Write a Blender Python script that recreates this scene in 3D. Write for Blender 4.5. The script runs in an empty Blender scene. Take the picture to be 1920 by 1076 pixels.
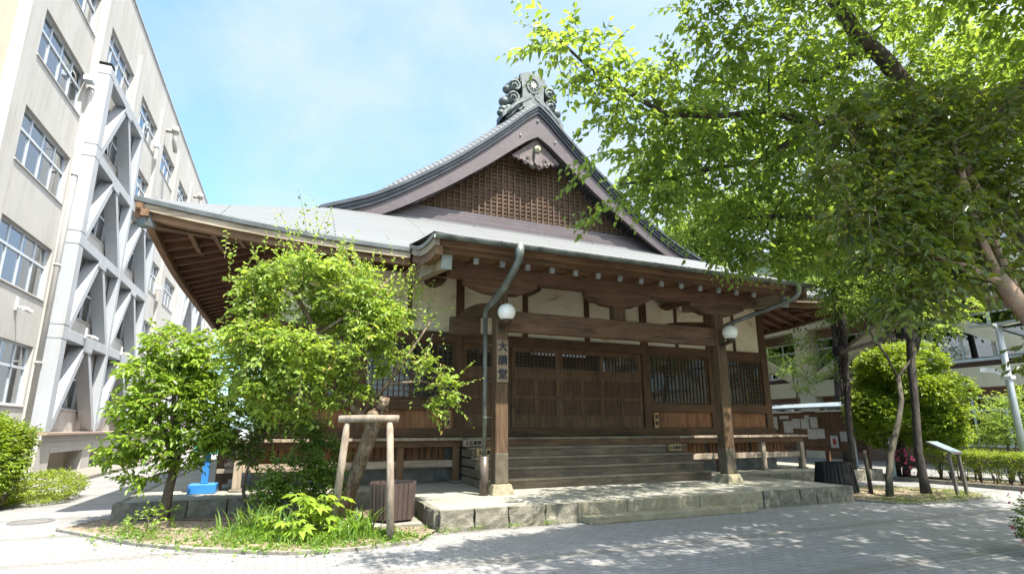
import bpy, math, random
import numpy as np
from mathutils import Vector, Matrix

SC = bpy.context.scene
COL = SC.collection
# ------------------------------------------------------------------ camera
def make_camera():
    yaw, pit, rol = math.radians(22.373), math.radians(12.501), math.radians(-0.0691)
    f = Vector((math.sin(yaw)*math.cos(pit), math.cos(yaw)*math.cos(pit), math.sin(pit)))
    rt = Vector((math.cos(yaw), -math.sin(yaw), 0)); up = rt.cross(f)
    a = rt*math.cos(rol)+up*math.sin(rol); b = -rt*math.sin(rol)+up*math.cos(rol)
    cam = bpy.data.cameras.new('camera'); o = bpy.data.objects.new('camera', cam)
    m = Matrix((a, b, -f)).transposed().to_4x4(); m.translation = Vector((0, 0, 1.5))
    o.matrix_world = m
    cam.sensor_width = 36; cam.lens = 995.992/1920*36; cam.shift_y = 41.6/1920
    cam.clip_start = 0.05; cam.clip_end = 2000
    COL.objects.link(o); SC.camera = o
make_camera()
# ------------------------------------------------------------------ light
SUN = Vector((0.20, -0.45, 1.0)).normalized()
def make_light():
    w = bpy.data.worlds.new('World'); SC.world = w; w.use_nodes = True
    nt = w.node_tree; nt.nodes.clear()
    N = nt.nodes.new; L = nt.links.new
    out = N('ShaderNodeOutputWorld'); bg = N('ShaderNodeBackground')
    sky = N('ShaderNodeTexSky'); sky.sky_type = 'NISHITA'; sky.sun_disc = False
    sky.sun_elevation = math.asin(SUN.z); sky.sun_rotation = math.atan2(SUN.x, SUN.y)
    sky.air_density = 1.2; sky.dust_density = 1.2; sky.ozone_density = 1.3; sky.altitude = 50
    tc = N('ShaderNodeTexCoord')
    mp = N('ShaderNodeMapping'); mp.inputs['Scale'].default_value = (1.0, 1.0, 1.3); mp.inputs['Location'].default_value = (0.35, 0.1, 0.0)
    L(tc.outputs['Generated'], mp.inputs['Vector'])
    n1 = N('ShaderNodeTexNoise'); n1.inputs['Scale'].default_value = 2.3; n1.inputs['Detail'].default_value = 8; n1.inputs['Roughness'].default_value = 0.55
    n1.inputs['Distortion'].default_value = 0.25
    L(mp.outputs['Vector'], n1.inputs['Vector'])
    # thin high cloud gets thicker towards the east (+X)
    sp = N('ShaderNodeSeparateXYZ'); L(tc.outputs['Generated'], sp.inputs[0])
    ad = N('ShaderNodeMath'); ad.operation = 'MULTIPLY_ADD'; ad.inputs[1].default_value = 1.0; L(sp.outputs['X'], ad.inputs[0])
    nm = N('ShaderNodeMath'); nm.operation = 'MULTIPLY_ADD'; nm.inputs[1].default_value = 2.1; nm.inputs[2].default_value = -0.50; L(n1.outputs['Fac'], nm.inputs[0]); L(nm.outputs[0], ad.inputs[2])
    rp = N('ShaderNodeValToRGB'); rp.color_ramp.elements[0].position = 0.08; rp.color_ramp.elements[1].position = 0.9
    rp.color_ramp.elements[0].color = (0, 0, 0, 1); rp.color_ramp.elements[1].color = (0.92, 0.92, 0.92, 1)
    L(ad.outputs[0], rp.inputs['Fac'])
    mix = N('ShaderNodeMix'); mix.data_type = 'RGBA'; mix.inputs[7].default_value = (5.6, 6.2, 7.0, 1)
    tint = N('ShaderNodeMix'); tint.data_type = 'RGBA'; tint.blend_type = 'MULTIPLY'; tint.inputs[0].default_value = 1.0; tint.inputs[7].default_value = (0.54, 0.81, 0.93, 1); L(sky.outputs['Color'], tint.inputs[6])
    # bright haze added round the sun (behind the camera) as fill, paler cloud elsewhere
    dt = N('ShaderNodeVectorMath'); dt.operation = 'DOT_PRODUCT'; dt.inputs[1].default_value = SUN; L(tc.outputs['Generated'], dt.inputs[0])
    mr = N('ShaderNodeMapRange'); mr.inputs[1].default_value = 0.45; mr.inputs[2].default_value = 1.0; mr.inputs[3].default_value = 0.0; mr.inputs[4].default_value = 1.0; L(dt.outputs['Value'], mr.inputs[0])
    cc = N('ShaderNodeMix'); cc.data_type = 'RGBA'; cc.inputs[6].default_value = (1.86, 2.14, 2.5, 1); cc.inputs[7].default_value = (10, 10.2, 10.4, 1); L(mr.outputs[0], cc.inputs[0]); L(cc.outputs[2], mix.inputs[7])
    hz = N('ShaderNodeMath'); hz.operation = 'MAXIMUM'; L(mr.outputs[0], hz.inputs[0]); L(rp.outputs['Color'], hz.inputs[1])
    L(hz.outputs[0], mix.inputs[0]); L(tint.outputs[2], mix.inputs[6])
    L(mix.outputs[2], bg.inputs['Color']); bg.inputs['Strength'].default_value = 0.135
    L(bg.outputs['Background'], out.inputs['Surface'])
    s = bpy.data.lights.new('sun', 'SUN'); s.energy = 4.0; s.angle = math.radians(0.53); s.color = (1.0, 0.955, 0.87)
    so = bpy.data.objects.new('sun', s); so.rotation_euler = SUN.to_track_quat('Z', 'Y').to_euler(); so.location = (0, -5, 40)
    COL.objects.link(so)
make_light()
vs = SC.view_settings
SC.display_settings.display_device = 'sRGB'
vs.view_transform = 'Standard'; vs.look = 'None'; vs.gamma = 1.0; vs.use_curve_mapping = False
vs.exposure = 1.76
SC.cycles.max_bounces = 7; SC.cycles.diffuse_bounces = 4; SC.cycles.glossy_bounces = 3
SC.cycles.transmission_bounces = 4; SC.cycles.transparent_max_bounces = 8
SC.cycles.caustics_reflective = False; SC.cycles.caustics_refractive = False
SC.cycles.use_denoising = True

# ------------------------------------------------------------------ materials
MATS = {}
class NT:
    def __init__(self, name):
        m = bpy.data.materials.new(name); m.use_nodes = True; self.m = m
        self.t = m.node_tree; self.t.nodes.clear()
        self.out = self.n('ShaderNodeOutputMaterial')
    def n(self, typ, **kw):
        o = self.t.nodes.new(typ)
        for k, v in kw.items(): setattr(o, k, v)
        return o
    def l(self, a, b): self.t.links.new(a, b)
    def coord(self, scale=(1, 1, 1), rot=(0, 0, 0), which='Object'):
        c = self.n('ShaderNodeTexCoord'); mp = self.n('ShaderNodeMapping')
        mp.inputs['Scale'].default_value = scale; mp.inputs['Rotation'].default_value = rot
        self.l(c.outputs[which], mp.inputs['Vector']); return mp.outputs['Vector']
    def noise(self, vec, scale, detail=5, rough=0.55, dist=0.0):
        o = self.n('ShaderNodeTexNoise'); o.inputs['Scale'].default_value = scale
        o.inputs['Detail'].default_value = detail; o.inputs['Roughness'].default_value = rough; o.inputs['Distortion'].default_value = dist
        self.l(vec, o.inputs['Vector']); return o.outputs['Fac']
    def ramp(self, fac, stops):
        o = self.n('ShaderNodeValToRGB'); cr = o.color_ramp
        while len(cr.elements) < len(stops): cr.elements.new(0.5)
        for e, (p, c) in zip(cr.elements, stops):
            e.position = p; e.color = (c[0], c[1], c[2], 1) if not isinstance(c, (int, float)) else (c, c, c, 1)
        self.l(fac, o.inputs['Fac']); return o.outputs['Color']
    def mix(self, fac, a, b, mode='MIX'):
        o = self.n('ShaderNodeMix', data_type='RGBA', blend_type=mode)
        for s, v in ((0, fac), (6, a), (7, b)):
            if isinstance(v, (int, float)): o.inputs[s].default_value = v
            elif isinstance(v, tuple): o.inputs[s].default_value = (v[0], v[1], v[2], 1)
            else: self.l(v, o.inputs[s])
        return o.outputs[2]
    def math(self, op, a, b=None, c=None):
        o = self.n('ShaderNodeMath', operation=op)
        for i, v in enumerate((a, b, c)):
            if v is None: continue
            if isinstance(v, (int, float)): o.inputs[i].default_value = v
            else: self.l(v, o.inputs[i])
        return o.outputs[0]
    def bsdf(self, color, rough=0.7, bump=None, bs=0.3, bd=0.01, metal=0.0, spec=0.5):
        p = self.n('ShaderNodeBsdfPrincipled')
        if isinstance(color, tuple): p.inputs['Base Color'].default_value = (*color[:3], 1)
        else: self.l(color, p.inputs['Base Color'])
        if isinstance(rough, (int, float)): p.inputs['Roughness'].default_value = rough
        else: self.l(rough, p.inputs['Roughness'])
        p.inputs['Metallic'].default_value = metal; p.inputs['Specular IOR Level'].default_value = spec
        if bump is not None:
            b = self.n('ShaderNodeBump'); b.inputs['Strength'].default_value = bs; b.inputs['Distance'].default_value = bd
            self.l(bump, b.inputs['Height']); self.l(b.outputs[0], p.inputs['Normal'])
        self.l(p.outputs[0], self.out.inputs['Surface']); return p

def mul(c, k): return tuple(x*k for x in c)
def wood(name, axis, base, light=None, rough=0.75, weather=0.35):
    """weathered timber with its grain along one axis"""
    key = (name, axis)
    if key in MATS: return MATS[key]
    t = NT(name)
    sc = {'x': (0.7, 14, 14), 'y': (14, 0.7, 14), 'z': (14, 14, 0.7)}[axis]
    v = t.coord(sc); g = t.noise(v, 2.2, 6, 0.62, 0.6)
    v2 = t.coord((1, 1, 1)); big = t.noise(v2, 1.7, 4, 0.6)
    light = light or mul(base, 1.9)
    c = t.ramp(g, [(0.28, mul(base, 0.55)), (0.5, base), (0.75, light)])
    isl = t.n('ShaderNodeNewGeometry').outputs['Random Per Island']
    c = t.mix(t.math('MULTIPLY', isl, 0.45), c, mul(base, 0.5))
    sc2 = {'x': (0.5, 4, 4), 'y': (4, 0.5, 4), 'z': (4, 4, 0.5)}[axis]
    st = t.noise(t.coord(sc2), 2.4, 5, 0.7, 0.9)
    c = t.mix(t.ramp(st, [(0.40, 0.0), (0.70, 0.75)]), c, mul(light, 1.15))
    c = t.mix(t.ramp(st, [(0.26, 0.7), (0.42, 0.0)]), c, mul(base, 0.45))
    c = t.mix(t.ramp(big, [(0.45, 0.0), (0.75, weather)]), c, mul(light, 1.35))
    t.bsdf(c, rough, g, 0.35, 0.006)
    MATS[key] = t.m; return t.m
def plain(name, col, rough=0.6, var=0.15, scale=6, metal=0.0, bump=0.1, stretch=(1, 1, 1), spec=0.5):
    if name in MATS: return MATS[name]
    t = NT(name); v = t.coord(stretch); n = t.noise(v, scale, 6, 0.6)
    c = t.ramp(n, [(0.25, mul(col, 1-var*1.6)), (0.75, mul(col, 1+var))])
    t.bsdf(c, rough, n, bump, 0.004, metal, spec)
    MATS[name] = t.m; return t.m
def leaf_mat(name, dark, light, trans, gloss=0.42, tfac=0.45, red=None):
    if name in MATS: return MATS[name]
    t = NT(name)
    r = t.n('ShaderNodeNewGeometry').outputs['Random Per Island']
    v = t.coord((1, 1, 1)); n = t.noise(v, 1.3, 4, 0.6)
    k = t.math('ADD', t.math('MULTIPLY', r, 0.62), t.math('MULTIPLY_ADD', n, 1.3, -0.42))
    c = t.ramp(k, [(0.1, mul(dark, .8)), (0.45, tuple(a*.5+b*.5 for a, b in zip(dark, light))), (0.8, mul(light, 1.08))])
    old = t.n('ShaderNodeMath', operation='GREATER_THAN'); old.inputs[1].default_value = 0.975; t.l(r, old.inputs[0])
    c = t.mix(t.math('MULTIPLY', old.outputs[0], 0.7), c, (.26, .22, .04))
    tr = t.ramp(k, [(0.1, mul(trans, 0.75)), (0.8, mul(trans, 1.15))])
    if red:
        c = t.mix(t.ramp(r, [(0.93, 0.0), (0.97, 0.8)]), c, red)
    p = t.bsdf(c, gloss)
    b = t.n('ShaderNodeBsdfTranslucent'); t.l(tr, b.inputs['Color'])
    m = t.n('ShaderNodeMixShader'); m.inputs[0].default_value = tfac
    t.l(p.outputs[0], m.inputs[1]); t.l(b.outputs[0], m.inputs[2]); t.l(m.outputs[0], t.out.inputs['Surface'])
    MATS[name] = t.m; return t.m
def bark_mat(name, col, light, scale=9):
    if name in MATS: return MATS[name]
    t = NT(name); v = t.coord((1, 1, 0.35)); n = t.noise(v, scale, 8, 0.7, 0.8); n2 = t.noise(t.coord(), 3, 4)
    c = t.ramp(n, [(0.3, mul(col, 0.45)), (0.5, col), (0.72, light)])
    c = t.mix(t.ramp(n2, [(0.5, 0.0), (0.75, 0.55)]), c, mul(light, 1.1))
    t.bsdf(c, 0.85, n, 0.9, 0.03); MATS[name] = t.m; return t.m

DARKW = (0.074, 0.039, 0.017)
def dwood(ax): return wood('dark_timber', ax, DARKW, (0.135, 0.070, 0.030))
def bwood(ax): return wood('brown_timber', ax, (0.105, 0.052, 0.024), (0.21, 0.115, 0.055))
def owood(ax): return wood('orange_timber', ax, (0.20, 0.082, 0.032), (0.34, 0.165, 0.07), weather=0.2)
def gwood(ax): return wood('grey_weathered_timber', ax, (0.27, 0.20, 0.14), (0.44, 0.36, 0.27))
def swood(ax): return wood('step_timber', ax, (0.115, 0.080, 0.052), (0.21, 0.155, 0.10), weather=0.5)

# ------------------------------------------------------------------ mesh collecting
class MB:
    def __init__(self): self.v = []; self.f = []
    def add(self, vs, fs):
        b = len(self.v); self.v += [tuple(p) for p in vs]; self.f += [tuple(i+b for i in q) for q in fs]; return self
    def box(self, x0, x1, y0, y1, z0, z1, bev=0.0):
        if bev <= 0:
            vs = [(x, y, z) for z in (z0, z1) for y in (y0, y1) for x in (x0, x1)]
            return self.add(vs, [(0, 2, 3, 1), (4, 5, 7, 6), (0, 1, 5, 4), (2, 6, 7, 3), (0, 4, 6, 2), (1, 3, 7, 5)])
        b = min(bev, (x1-x0)*.45, (y1-y0)*.45, (z1-z0)*.45)
        vs = []
        for (xa, ya, za) in [(sx, sy, sz) for sz in (0, 1) for sy in (0, 1) for sx in (0, 1)]:
            X = x1 if xa else x0; Y = y1 if ya else y0; Z = z1 if za else z0
            dx = -b if xa else b; dy = -b if ya else b; dz = -b if za else b
            vs += [(X, Y+dy, Z+dz), (X+dx, Y, Z+dz), (X+dx, Y+dy, Z)]
        I = lambda sx, sy, sz, k: (sx+2*sy+4*sz)*3+k
        fs = []
        for s in (0, 1):
            q = [I(s, 0, 0, 0), I(s, 1, 0, 0), I(s, 1, 1, 0), I(s, 0, 1, 0)]; fs.append(q if s else q[::-1])
            q = [I(0, s, 0, 1), I(1, s, 0, 1), I(1, s, 1, 1), I(0, s, 1, 1)]; fs.append(q[::-1] if s else q)
            q = [I(0, 0, s, 2), I(1, 0, s, 2), I(1, 1, s, 2), I(0, 1, s, 2)]; fs.append(q if s else q[::-1])
        for a in (0, 1):
            for c in (0, 1):
                fs.append([I(a, c, 0, 0), I(a, c, 1, 0), I(a, c, 1, 1), I(a, c, 0, 1)])
                fs.append([I(a, 0, c, 0), I(a, 1, c, 0), I(a, 1, c, 2), I(a, 0, c, 2)])
                fs.append([I(0, a, c, 1), I(1, a, c, 1), I(1, a, c, 2), I(0, a, c, 2)])
                for d in (0, 1): fs.append([I(a, c, d, 0), I(a, c, d, 1), I(a, c, d, 2)])
        return self.add(vs, fs)
    def bar(self, p0, p1, w, h, up=(0, 0, 1)):
        p0 = Vector(p0); p1 = Vector(p1); d = (p1-p0).normalized(); u = Vector(up)
        s = d.cross(u)
        if s.length < 1e-4: s = d.cross(Vector((0, 1, 0)))
        s.normalize(); n = s.cross(d).normalized()
        vs = [p+s*(a*w/2)+n*(b*h/2) for p in (p0, p1) for a, b in ((-1, -1), (1, -1), (1, 1), (-1, 1))]
        return self.add(vs, [(0, 1, 2, 3), (7, 6, 5, 4), (0, 4, 5, 1), (1, 5, 6, 2), (2, 6, 7, 3), (3, 7, 4, 0)])
    def tube(self, pts, r, n=8, cap=True, jit=0.0, rng=None):
        pts = [Vector(p) for p in pts]; k = len(pts)
        rs = r if isinstance(r, (list, tuple)) else [r]*k
        ref = Vector((0.31, 0.17, 0.93)); vs = []; fs = []
        prev = None
        for i, p in enumerate(pts):
            d = (pts[min(i+1, k-1)]-pts[max(i-1, 0)])
            d = d.normalized() if d.length > 1e-9 else Vector((0, 0, 1))
            if prev is None:
                s = d.cross(ref)
                if s.length < 0.1: s = d.cross(Vector((1, 0, 0)))
            else: s = prev-d*prev.dot(d)
            s.normalize(); prev = s; t = d.cross(s)
            for j in range(n):
                a = 2*math.pi*j/n; rr = rs[i]*(1+(rng.uniform(-jit, jit) if jit else 0))
                vs.append(p+s*(math.cos(a)*rr)+t*(math.sin(a)*rr))
        for i in range(k-1):
            for j in range(n):
                a = i*n+j; b = i*n+(j+1) % n; fs.append((a, b, b+n, a+n))
        if cap: fs.append(tuple(range(n))[::-1]); fs.append(tuple(range((k-1)*n, k*n)))
        return self.add(vs, fs)
    def lathe(self, c, prof, n=20):
        vs = []; fs = []
        for r, z in prof:
            for j in range(n):
                a = 2*math.pi*j/n; vs.append((c[0]+r*math.cos(a), c[1]+r*math.sin(a), c[2]+z))
        for i in range(len(prof)-1):
            for j in range(n):
                a = i*n+j; b = i*n+(j+1) % n; fs.append((a, b, b+n, a+n))
        fs.append(tuple(range(n))[::-1]); fs.append(tuple(range((len(prof)-1)*n, len(prof)*n)))
        return self.add(vs, fs)
    def prism(self, pts, y0, y1):
        """outline in x,z pushed from y0 to y1 (counter-clockwise seen from -y)"""
        n = len(pts); vs = [(x, y0, z) for x, z in pts]+[(x, y1, z) for x, z in pts]
        fs = [tuple(range(n)), tuple(range(n, 2*n))[::-1]]+[(i, i+n, (i+1) % n+n, (i+1) % n) for i in range(n)]
        return self.add(vs, fs)
    def prismx(self, pts, x0, x1):
        n = len(pts); vs = [(x0, y, z) for y, z in pts]+[(x1, y, z) for y, z in pts]
        fs = [tuple(range(n)), tuple(range(n, 2*n))[::-1]]+[(i, i+n, (i+1) % n+n, (i+1) % n) for i in range(n)]
        return self.add(vs, fs)
    def strip(self, top, bot, y0, y1):
        """two x,z polylines of equal length joined to a board from y0 to y1"""
        n = len(top); vs = []
        for y in (y0, y1): vs += [(x, y, z) for x, z in top]+[(x, y, z) for x, z in bot]
        fs = []
        for i in range(n-1):
            fs += [(n+i, n+i+1, i+1, i), (2*n+i, 2*n+i+1, 3*n+i+1, 3*n+i), (i, i+1, 2*n+i+1, 2*n+i), (n+i+1, n+i, 3*n+i, 3*n+i+1)]
        fs += [(0, 2*n, 3*n, n), (n-1, 2*n-1, 4*n-1, 3*n-1)]
        return self.add(vs, fs)
    def ball(self, c, r, n=16, m=10, sq=(1, 1, 1)):
        vs = []; fs = []
        for i in range(m+1):
            ph = math.pi*i/m
            for j in range(n):
                a = 2*math.pi*j/n
                vs.append((c[0]+r*sq[0]*math.sin(ph)*math.cos(a), c[1]+r*sq[1]*math.sin(ph)*math.sin(a), c[2]+r*sq[2]*math.cos(ph)))
        for i in range(m):
            for j in range(n):
                a = i*n+j; b = i*n+(j+1) % n; fs.append((a, a+n, b+n, b))
        return self.add(vs, fs)
    def grid(self, nu, nv, fn):
        vs = [fn(i/(nu-1), j/(nv-1)) for j in range(nv) for i in range(nu)]
        fs = [(j*nu+i, j*nu+i+1, (j+1)*nu+i+1, (j+1)*nu+i) for j in range(nv-1) for i in range(nu-1)]
        return self.add(vs, fs)

OFF = {}
def link(o, parent=None):
    COL.objects.link(o)
    if parent is not None: o.parent = parent
def obj(name, mb, mat, parent=None, smooth=False, loc=None, kind=None):
    """mesh whose points were given in world metres; its origin is its thing's base (or loc)"""
    off = OFF.get(parent.as_pointer(), Vector()) if parent is not None else Vector(loc or (0, 0, 0))
    me = bpy.data.meshes.new(name)
    me.from_pydata([(p[0]-off.x, p[1]-off.y, p[2]-off.z) for p in mb.v], [], mb.f)
    me.validate(); me.update()
    me.materials.append(mat)
    if smooth: me.shade_smooth()
    o = bpy.data.objects.new(name, me); link(o, parent)
    if parent is None: o.location = off
    OFF[o.as_pointer()] = off
    if kind: o['kind'] = kind
    return o
def tag(o, label, cat, group=None):
    o['label'] = label; o['category'] = cat
    if group: o['group'] = group
    return o
def thing(name, label, cat, loc, group=None):
    o = bpy.data.objects.new(name, None); o.empty_display_size = 0.2; o.location = loc
    link(o); OFF[o.as_pointer()] = Vector(loc); return tag(o, label, cat, group)
def lettering(text, size, mat, parent, pos, name='lettering', gap=1.15, ext=0.004, bold=0.0, cols=1):
    """one upright character under another, facing -y, around pos (world)"""
    off = OFF[parent.as_pointer()]; n = len(text)
    cu = bpy.data.curves.new(name, 'FONT'); cu.body = '\n'.join(text) if cols == 1 else text
    cu.size = size; cu.align_x = 'CENTER'; cu.align_y = 'CENTER'; cu.space_line = gap; cu.extrude = ext; cu.offset = 0
    cu.materials.append(mat)
    tmp = bpy.data.objects.new('lettering_curve', cu); COL.objects.link(tmp)
    dg = bpy.context.evaluated_depsgraph_get(); me = bpy.data.meshes.new_from_object(tmp.evaluated_get(dg))
    bpy.data.objects.remove(tmp); bpy.data.curves.remove(cu)
    me.name = name; me.transform(Matrix.Translation(Vector(pos)-off) @ Matrix.Rotation(math.pi/2, 4, 'X'))
    me.materials.clear(); me.materials.append(mat)
    if bold > 0:      # thicker brush strokes: the same strokes once more to either side
        import bmesh
        bm = bmesh.new()
        for dx, dy, dz in ((0, 0, 0), (bold, .0012, bold*.5), (-bold, .0006, -bold*.5), (bold*.4, .0009, -bold)):
            t2 = me.copy(); t2.transform(Matrix.Translation((dx, dy, dz))); bm.from_mesh(t2); bpy.data.meshes.remove(t2)
        bm.to_mesh(me); bm.free()
    o = bpy.data.objects.new(name, me); link(o, parent); OFF[o.as_pointer()] = off; return o
# ------------------------------------------------------------------ setting: paving, beds, kerbs
def paving_mat():
    t = NT('interlocking_pavers')
    v = t.coord()
    b = t.n('ShaderNodeTexBrick'); b.offset = 0.5; b.squash = 1.0
    for k, val in (('Scale', 1.0), ('Brick Width', 0.21), ('Row Height', 0.105), ('Mortar Size', 0.0075), ('Mortar Smooth', 0.3), ('Bias', 0.0)): b.inputs[k].default_value = val
    b.inputs['Color1'].default_value = (0.175, 0.169, 0.166, 1); b.inputs['Color2'].default_value = (0.235, 0.23, 0.227, 1); b.inputs['Mortar'].default_value = (0.055, 0.052, 0.048, 1)
    t.l(v, b.inputs['Vector'])
    n = t.noise(v, 0.55, 6, 0.65); n2 = t.noise(v, 60, 3)
    c = t.mix(t.ramp(n, [(0.35, 0.0), (0.72, 0.5)]), b.outputs['Color'], (0.19, 0.175, 0.155))
    n4 = t.noise(v, 2.3, 8, 0.75)
    c = t.mix(t.ramp(n4, [(0.47, 0.0), (0.68, 0.7)]), c, (0.115, 0.105, 0.088))
    c = t.mix(0.25, c, t.ramp(n2, [(0.3, (0.2, 0.2, 0.2)), (0.7, (0.38, 0.375, 0.37))]))
    # darker olive courses across the paving every 1.85 m
    s = t.n('ShaderNodeSeparateXYZ'); t.l(v, s.inputs[0])
    ph = t.math('FRACT', t.math('MULTIPLY', t.math('ADD', s.outputs['Y'], -6.02+1.85*100), 1/1.85))
    band = t.math('LESS_THAN', ph, 0.115)
    c = t.mix(t.math('MULTIPLY', band, 0.72), c, t.mix(0.5, c, (0.10, 0.088, 0.06)))
    h = t.math('MULTIPLY', b.outputs['Fac'], -1.0)
    t.bsdf(c, 0.8, t.math('ADD', h, t.math('MULTIPLY', n2, 0.25)), 0.35, 0.004)
    return t.m
g = MB(); g.add([(-260, -90, 0), (260, -90, 0), (260, 420, 0), (-260, 420, 0)], [(0, 1, 2, 3)])
obj('paved_ground', g, paving_mat(), kind='structure')

def soil_mat():
    t = NT('bed_soil'); v = t.coord(); n = t.noise(v, 14, 8, 0.7); n2 = t.noise(v, 2.2, 4)
    c = t.ramp(n, [(0.3, (0.07, 0.048, 0.03)), (0.5, (0.2, 0.15, 0.1)), (0.72, (0.42, 0.34, 0.25))])
    c = t.mix(t.ramp(n2, [(0.5, 0.0), (0.7, 0.45)]), c, (0.10, 0.09, 0.035))
    t.bsdf(c, 0.95, n, 0.9, 0.03); return t.m
SOIL = soil_mat()
KERB = plain('kerb_concrete', (0.22, 0.20, 0.165), 0.9, 0.3, 12, bump=0.4)
def poly_bed(name, pts, z, cx, cy):
    rng = random.Random(4); m = MB(); n = len(pts); rings = 6; vs = []; fs = []
    for r in range(rings+1):
        k = 1-r/rings
        for (x, y) in pts:
            zz = z+(0.05*math.sin(r/rings*math.pi/2))+rng.uniform(-.012, .012)*(r > 0)
            vs.append((cx+(x-cx)*k, cy+(y-cy)*k, zz))
    for r in range(rings):
        for i in range(n):
            a = r*n+i; b = r*n+(i+1) % n; fs.append((a, b, b+n, a+n))
    m.add(vs, fs); return obj(name, m, SOIL, smooth=True, kind='structure')
def densify(pts, step=0.25, closed=True):
    out = []; k = len(pts)
    for i in range(k if closed else k-1):
        a = Vector((*pts[i], 0)); b = Vector((*pts[(i+1) % k], 0)); n = max(1, int((b-a).length/step))
        for j in range(n): p = a.lerp(b, j/n); out.append((p.x, p.y))
    if not closed: out.append(pts[-1])
    return out
LB = [(-3.02, 10.36), (-2.48, 9.71), (-1.76, 8.83), (-0.88, 8.02), (0.13, 7.43), (0.9, 7.32), (1.72, 7.49), (2.12, 8.1), (2.12, 10.74), (-2.6, 10.74), (-2.72, 11.2)]
poly_bed('planting_bed', densify(LB), 0.03, 0.0, 9.3)
RB = [(10.95, 8.45), (11.11, 7.96), (11.3, 7.5), (11.7, 7.2), (12.76, 7.17), (14.05, 7.22), (14.6, 7.7), (14.9, 8.5), (14.4, 9.5), (13.2, 9.75), (12.0, 9.5), (11.1, 9.2)]
poly_bed('planting_bed', densify(RB), 0.02, 12.8, 8.4)
def kerb_line(pts, w, h, name='kerb'):
    pts = densify(pts, 0.45, False); m = MB(); rng = random.Random(9)
    for a, b in zip(pts[:-1], pts[1:]):
        va = Vector((*a, 0)); vb = Vector((*b, 0)); d = (vb-va).normalized()*0.004; hh = h+rng.uniform(-.006, .006)
        m.bar((*(va+d).xy, hh/2), (*(vb-d).xy, hh/2), w, hh)
    return obj(name, m, KERB, kind='structure')
kerb_line([(-2.72, 11.2)]+LB[:7], 0.11, 0.04)
kerb_line(RB+[RB[0]], 0.09, 0.035)
kerb_line([(16.25, 10.6), (16.25, -6)], 0.10, 0.10)
kerb_line([(-5.4, 40), (-5.4, 20.0), (-5.75, 16.2), (-6.2, 15.9)], 0.12, 0.10)
g = MB(); g.grid(3, 40, lambda u, v: (16.3+u*1.4, -6+v*16.6, 0.06+0.03*math.sin(u*math.pi)))
obj('planting_bed', g, SOIL, kind='structure')

# ------------------------------------------------------------------ stone platform under the hall
def stone_mat(name, base, light, moss):
    t = NT(name); v = t.coord(); n = t.noise(v, 7, 8, 0.68); n2 = t.noise(v, 2.0, 5); n3 = t.noise(v, 40, 4)
    isl = t.n('ShaderNodeNewGeometry').outputs['Random Per Island']
    c = t.ramp(n, [(0.28, mul(base, 0.5)), (0.5, base), (0.72, light)])
    c = t.mix(t.math('MULTIPLY', isl, 0.4), c, mul(base, 0.6))
    c = t.mix(t.ramp(n2, [(0.46, 0.0), (0.68, 0.6)]), c, moss)
    t.bsdf(c, 0.9, t.math('ADD', n, t.math('MULTIPLY', n3, 0.4)), 0.8, 0.03); return t.m
ROUGH = stone_mat('rough_stone', (0.20, 0.18, 0.135), (0.37, 0.335, 0.26), (0.11, 0.105, 0.058))
DARKST = stone_mat('dark_rough_stone', (0.17, 0.152, 0.12), (0.31, 0.285, 0.225), (0.13, 0.135, 0.07))
SMOOTHST = stone_mat('smooth_step_stone', (0.30, 0.26, 0.17), (0.40, 0.36, 0.26), (0.21, 0.18, 0.10))
def slab_mat():
    t = NT('concrete_slab'); v = t.coord(); n = t.noise(v, 1.3, 7, 0.66); n3 = t.noise(v, 45, 4)
    c = t.ramp(n, [(0.3, (0.17, 0.16, 0.115)), (0.55, (0.25, 0.238, 0.19)), (0.75, (0.32, 0.308, 0.26))])
    c = t.mix(0.2, c, t.ramp(n3, [(0.3, (0.2, 0.2, 0.17)), (0.7, (0.6, 0.58, 0.52))]))
    t.bsdf(c, 0.85, n3, 0.25, 0.004); return t.m
SLAB = slab_mat()
PZ = 0.30
plat = thing('stone_platform', 'low concrete platform edged with rough stone blocks that carries the wooden hall', 'platform', (6.5, 15, 0))
def slab(x0, x1, y0, y1): obj('slab', MB().box(x0, x1, y0, y1, PZ-0.11, PZ, 0.008), SLAB, plat)
for x0, x1 in ((2.20, 4.396), (4.404, 7.196), (7.204, 10.85)):
    slab(x0, x1, 8.12, 9.196); slab(x0, x1, 9.204, 10.85)
for x0, x1 in ((-2.42, 0.496), (0.504, 3.496), (3.504, 6.996), (7.004, 10.496), (10.504, 13.496), (13.504, 15.95)): slab(x0, x1, 10.857, 12.5)
slab(-2.42, -0.45, 12.508, 27); slab(13.9, 15.95, 12.508, 27)
rs = random.Random(21)
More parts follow.
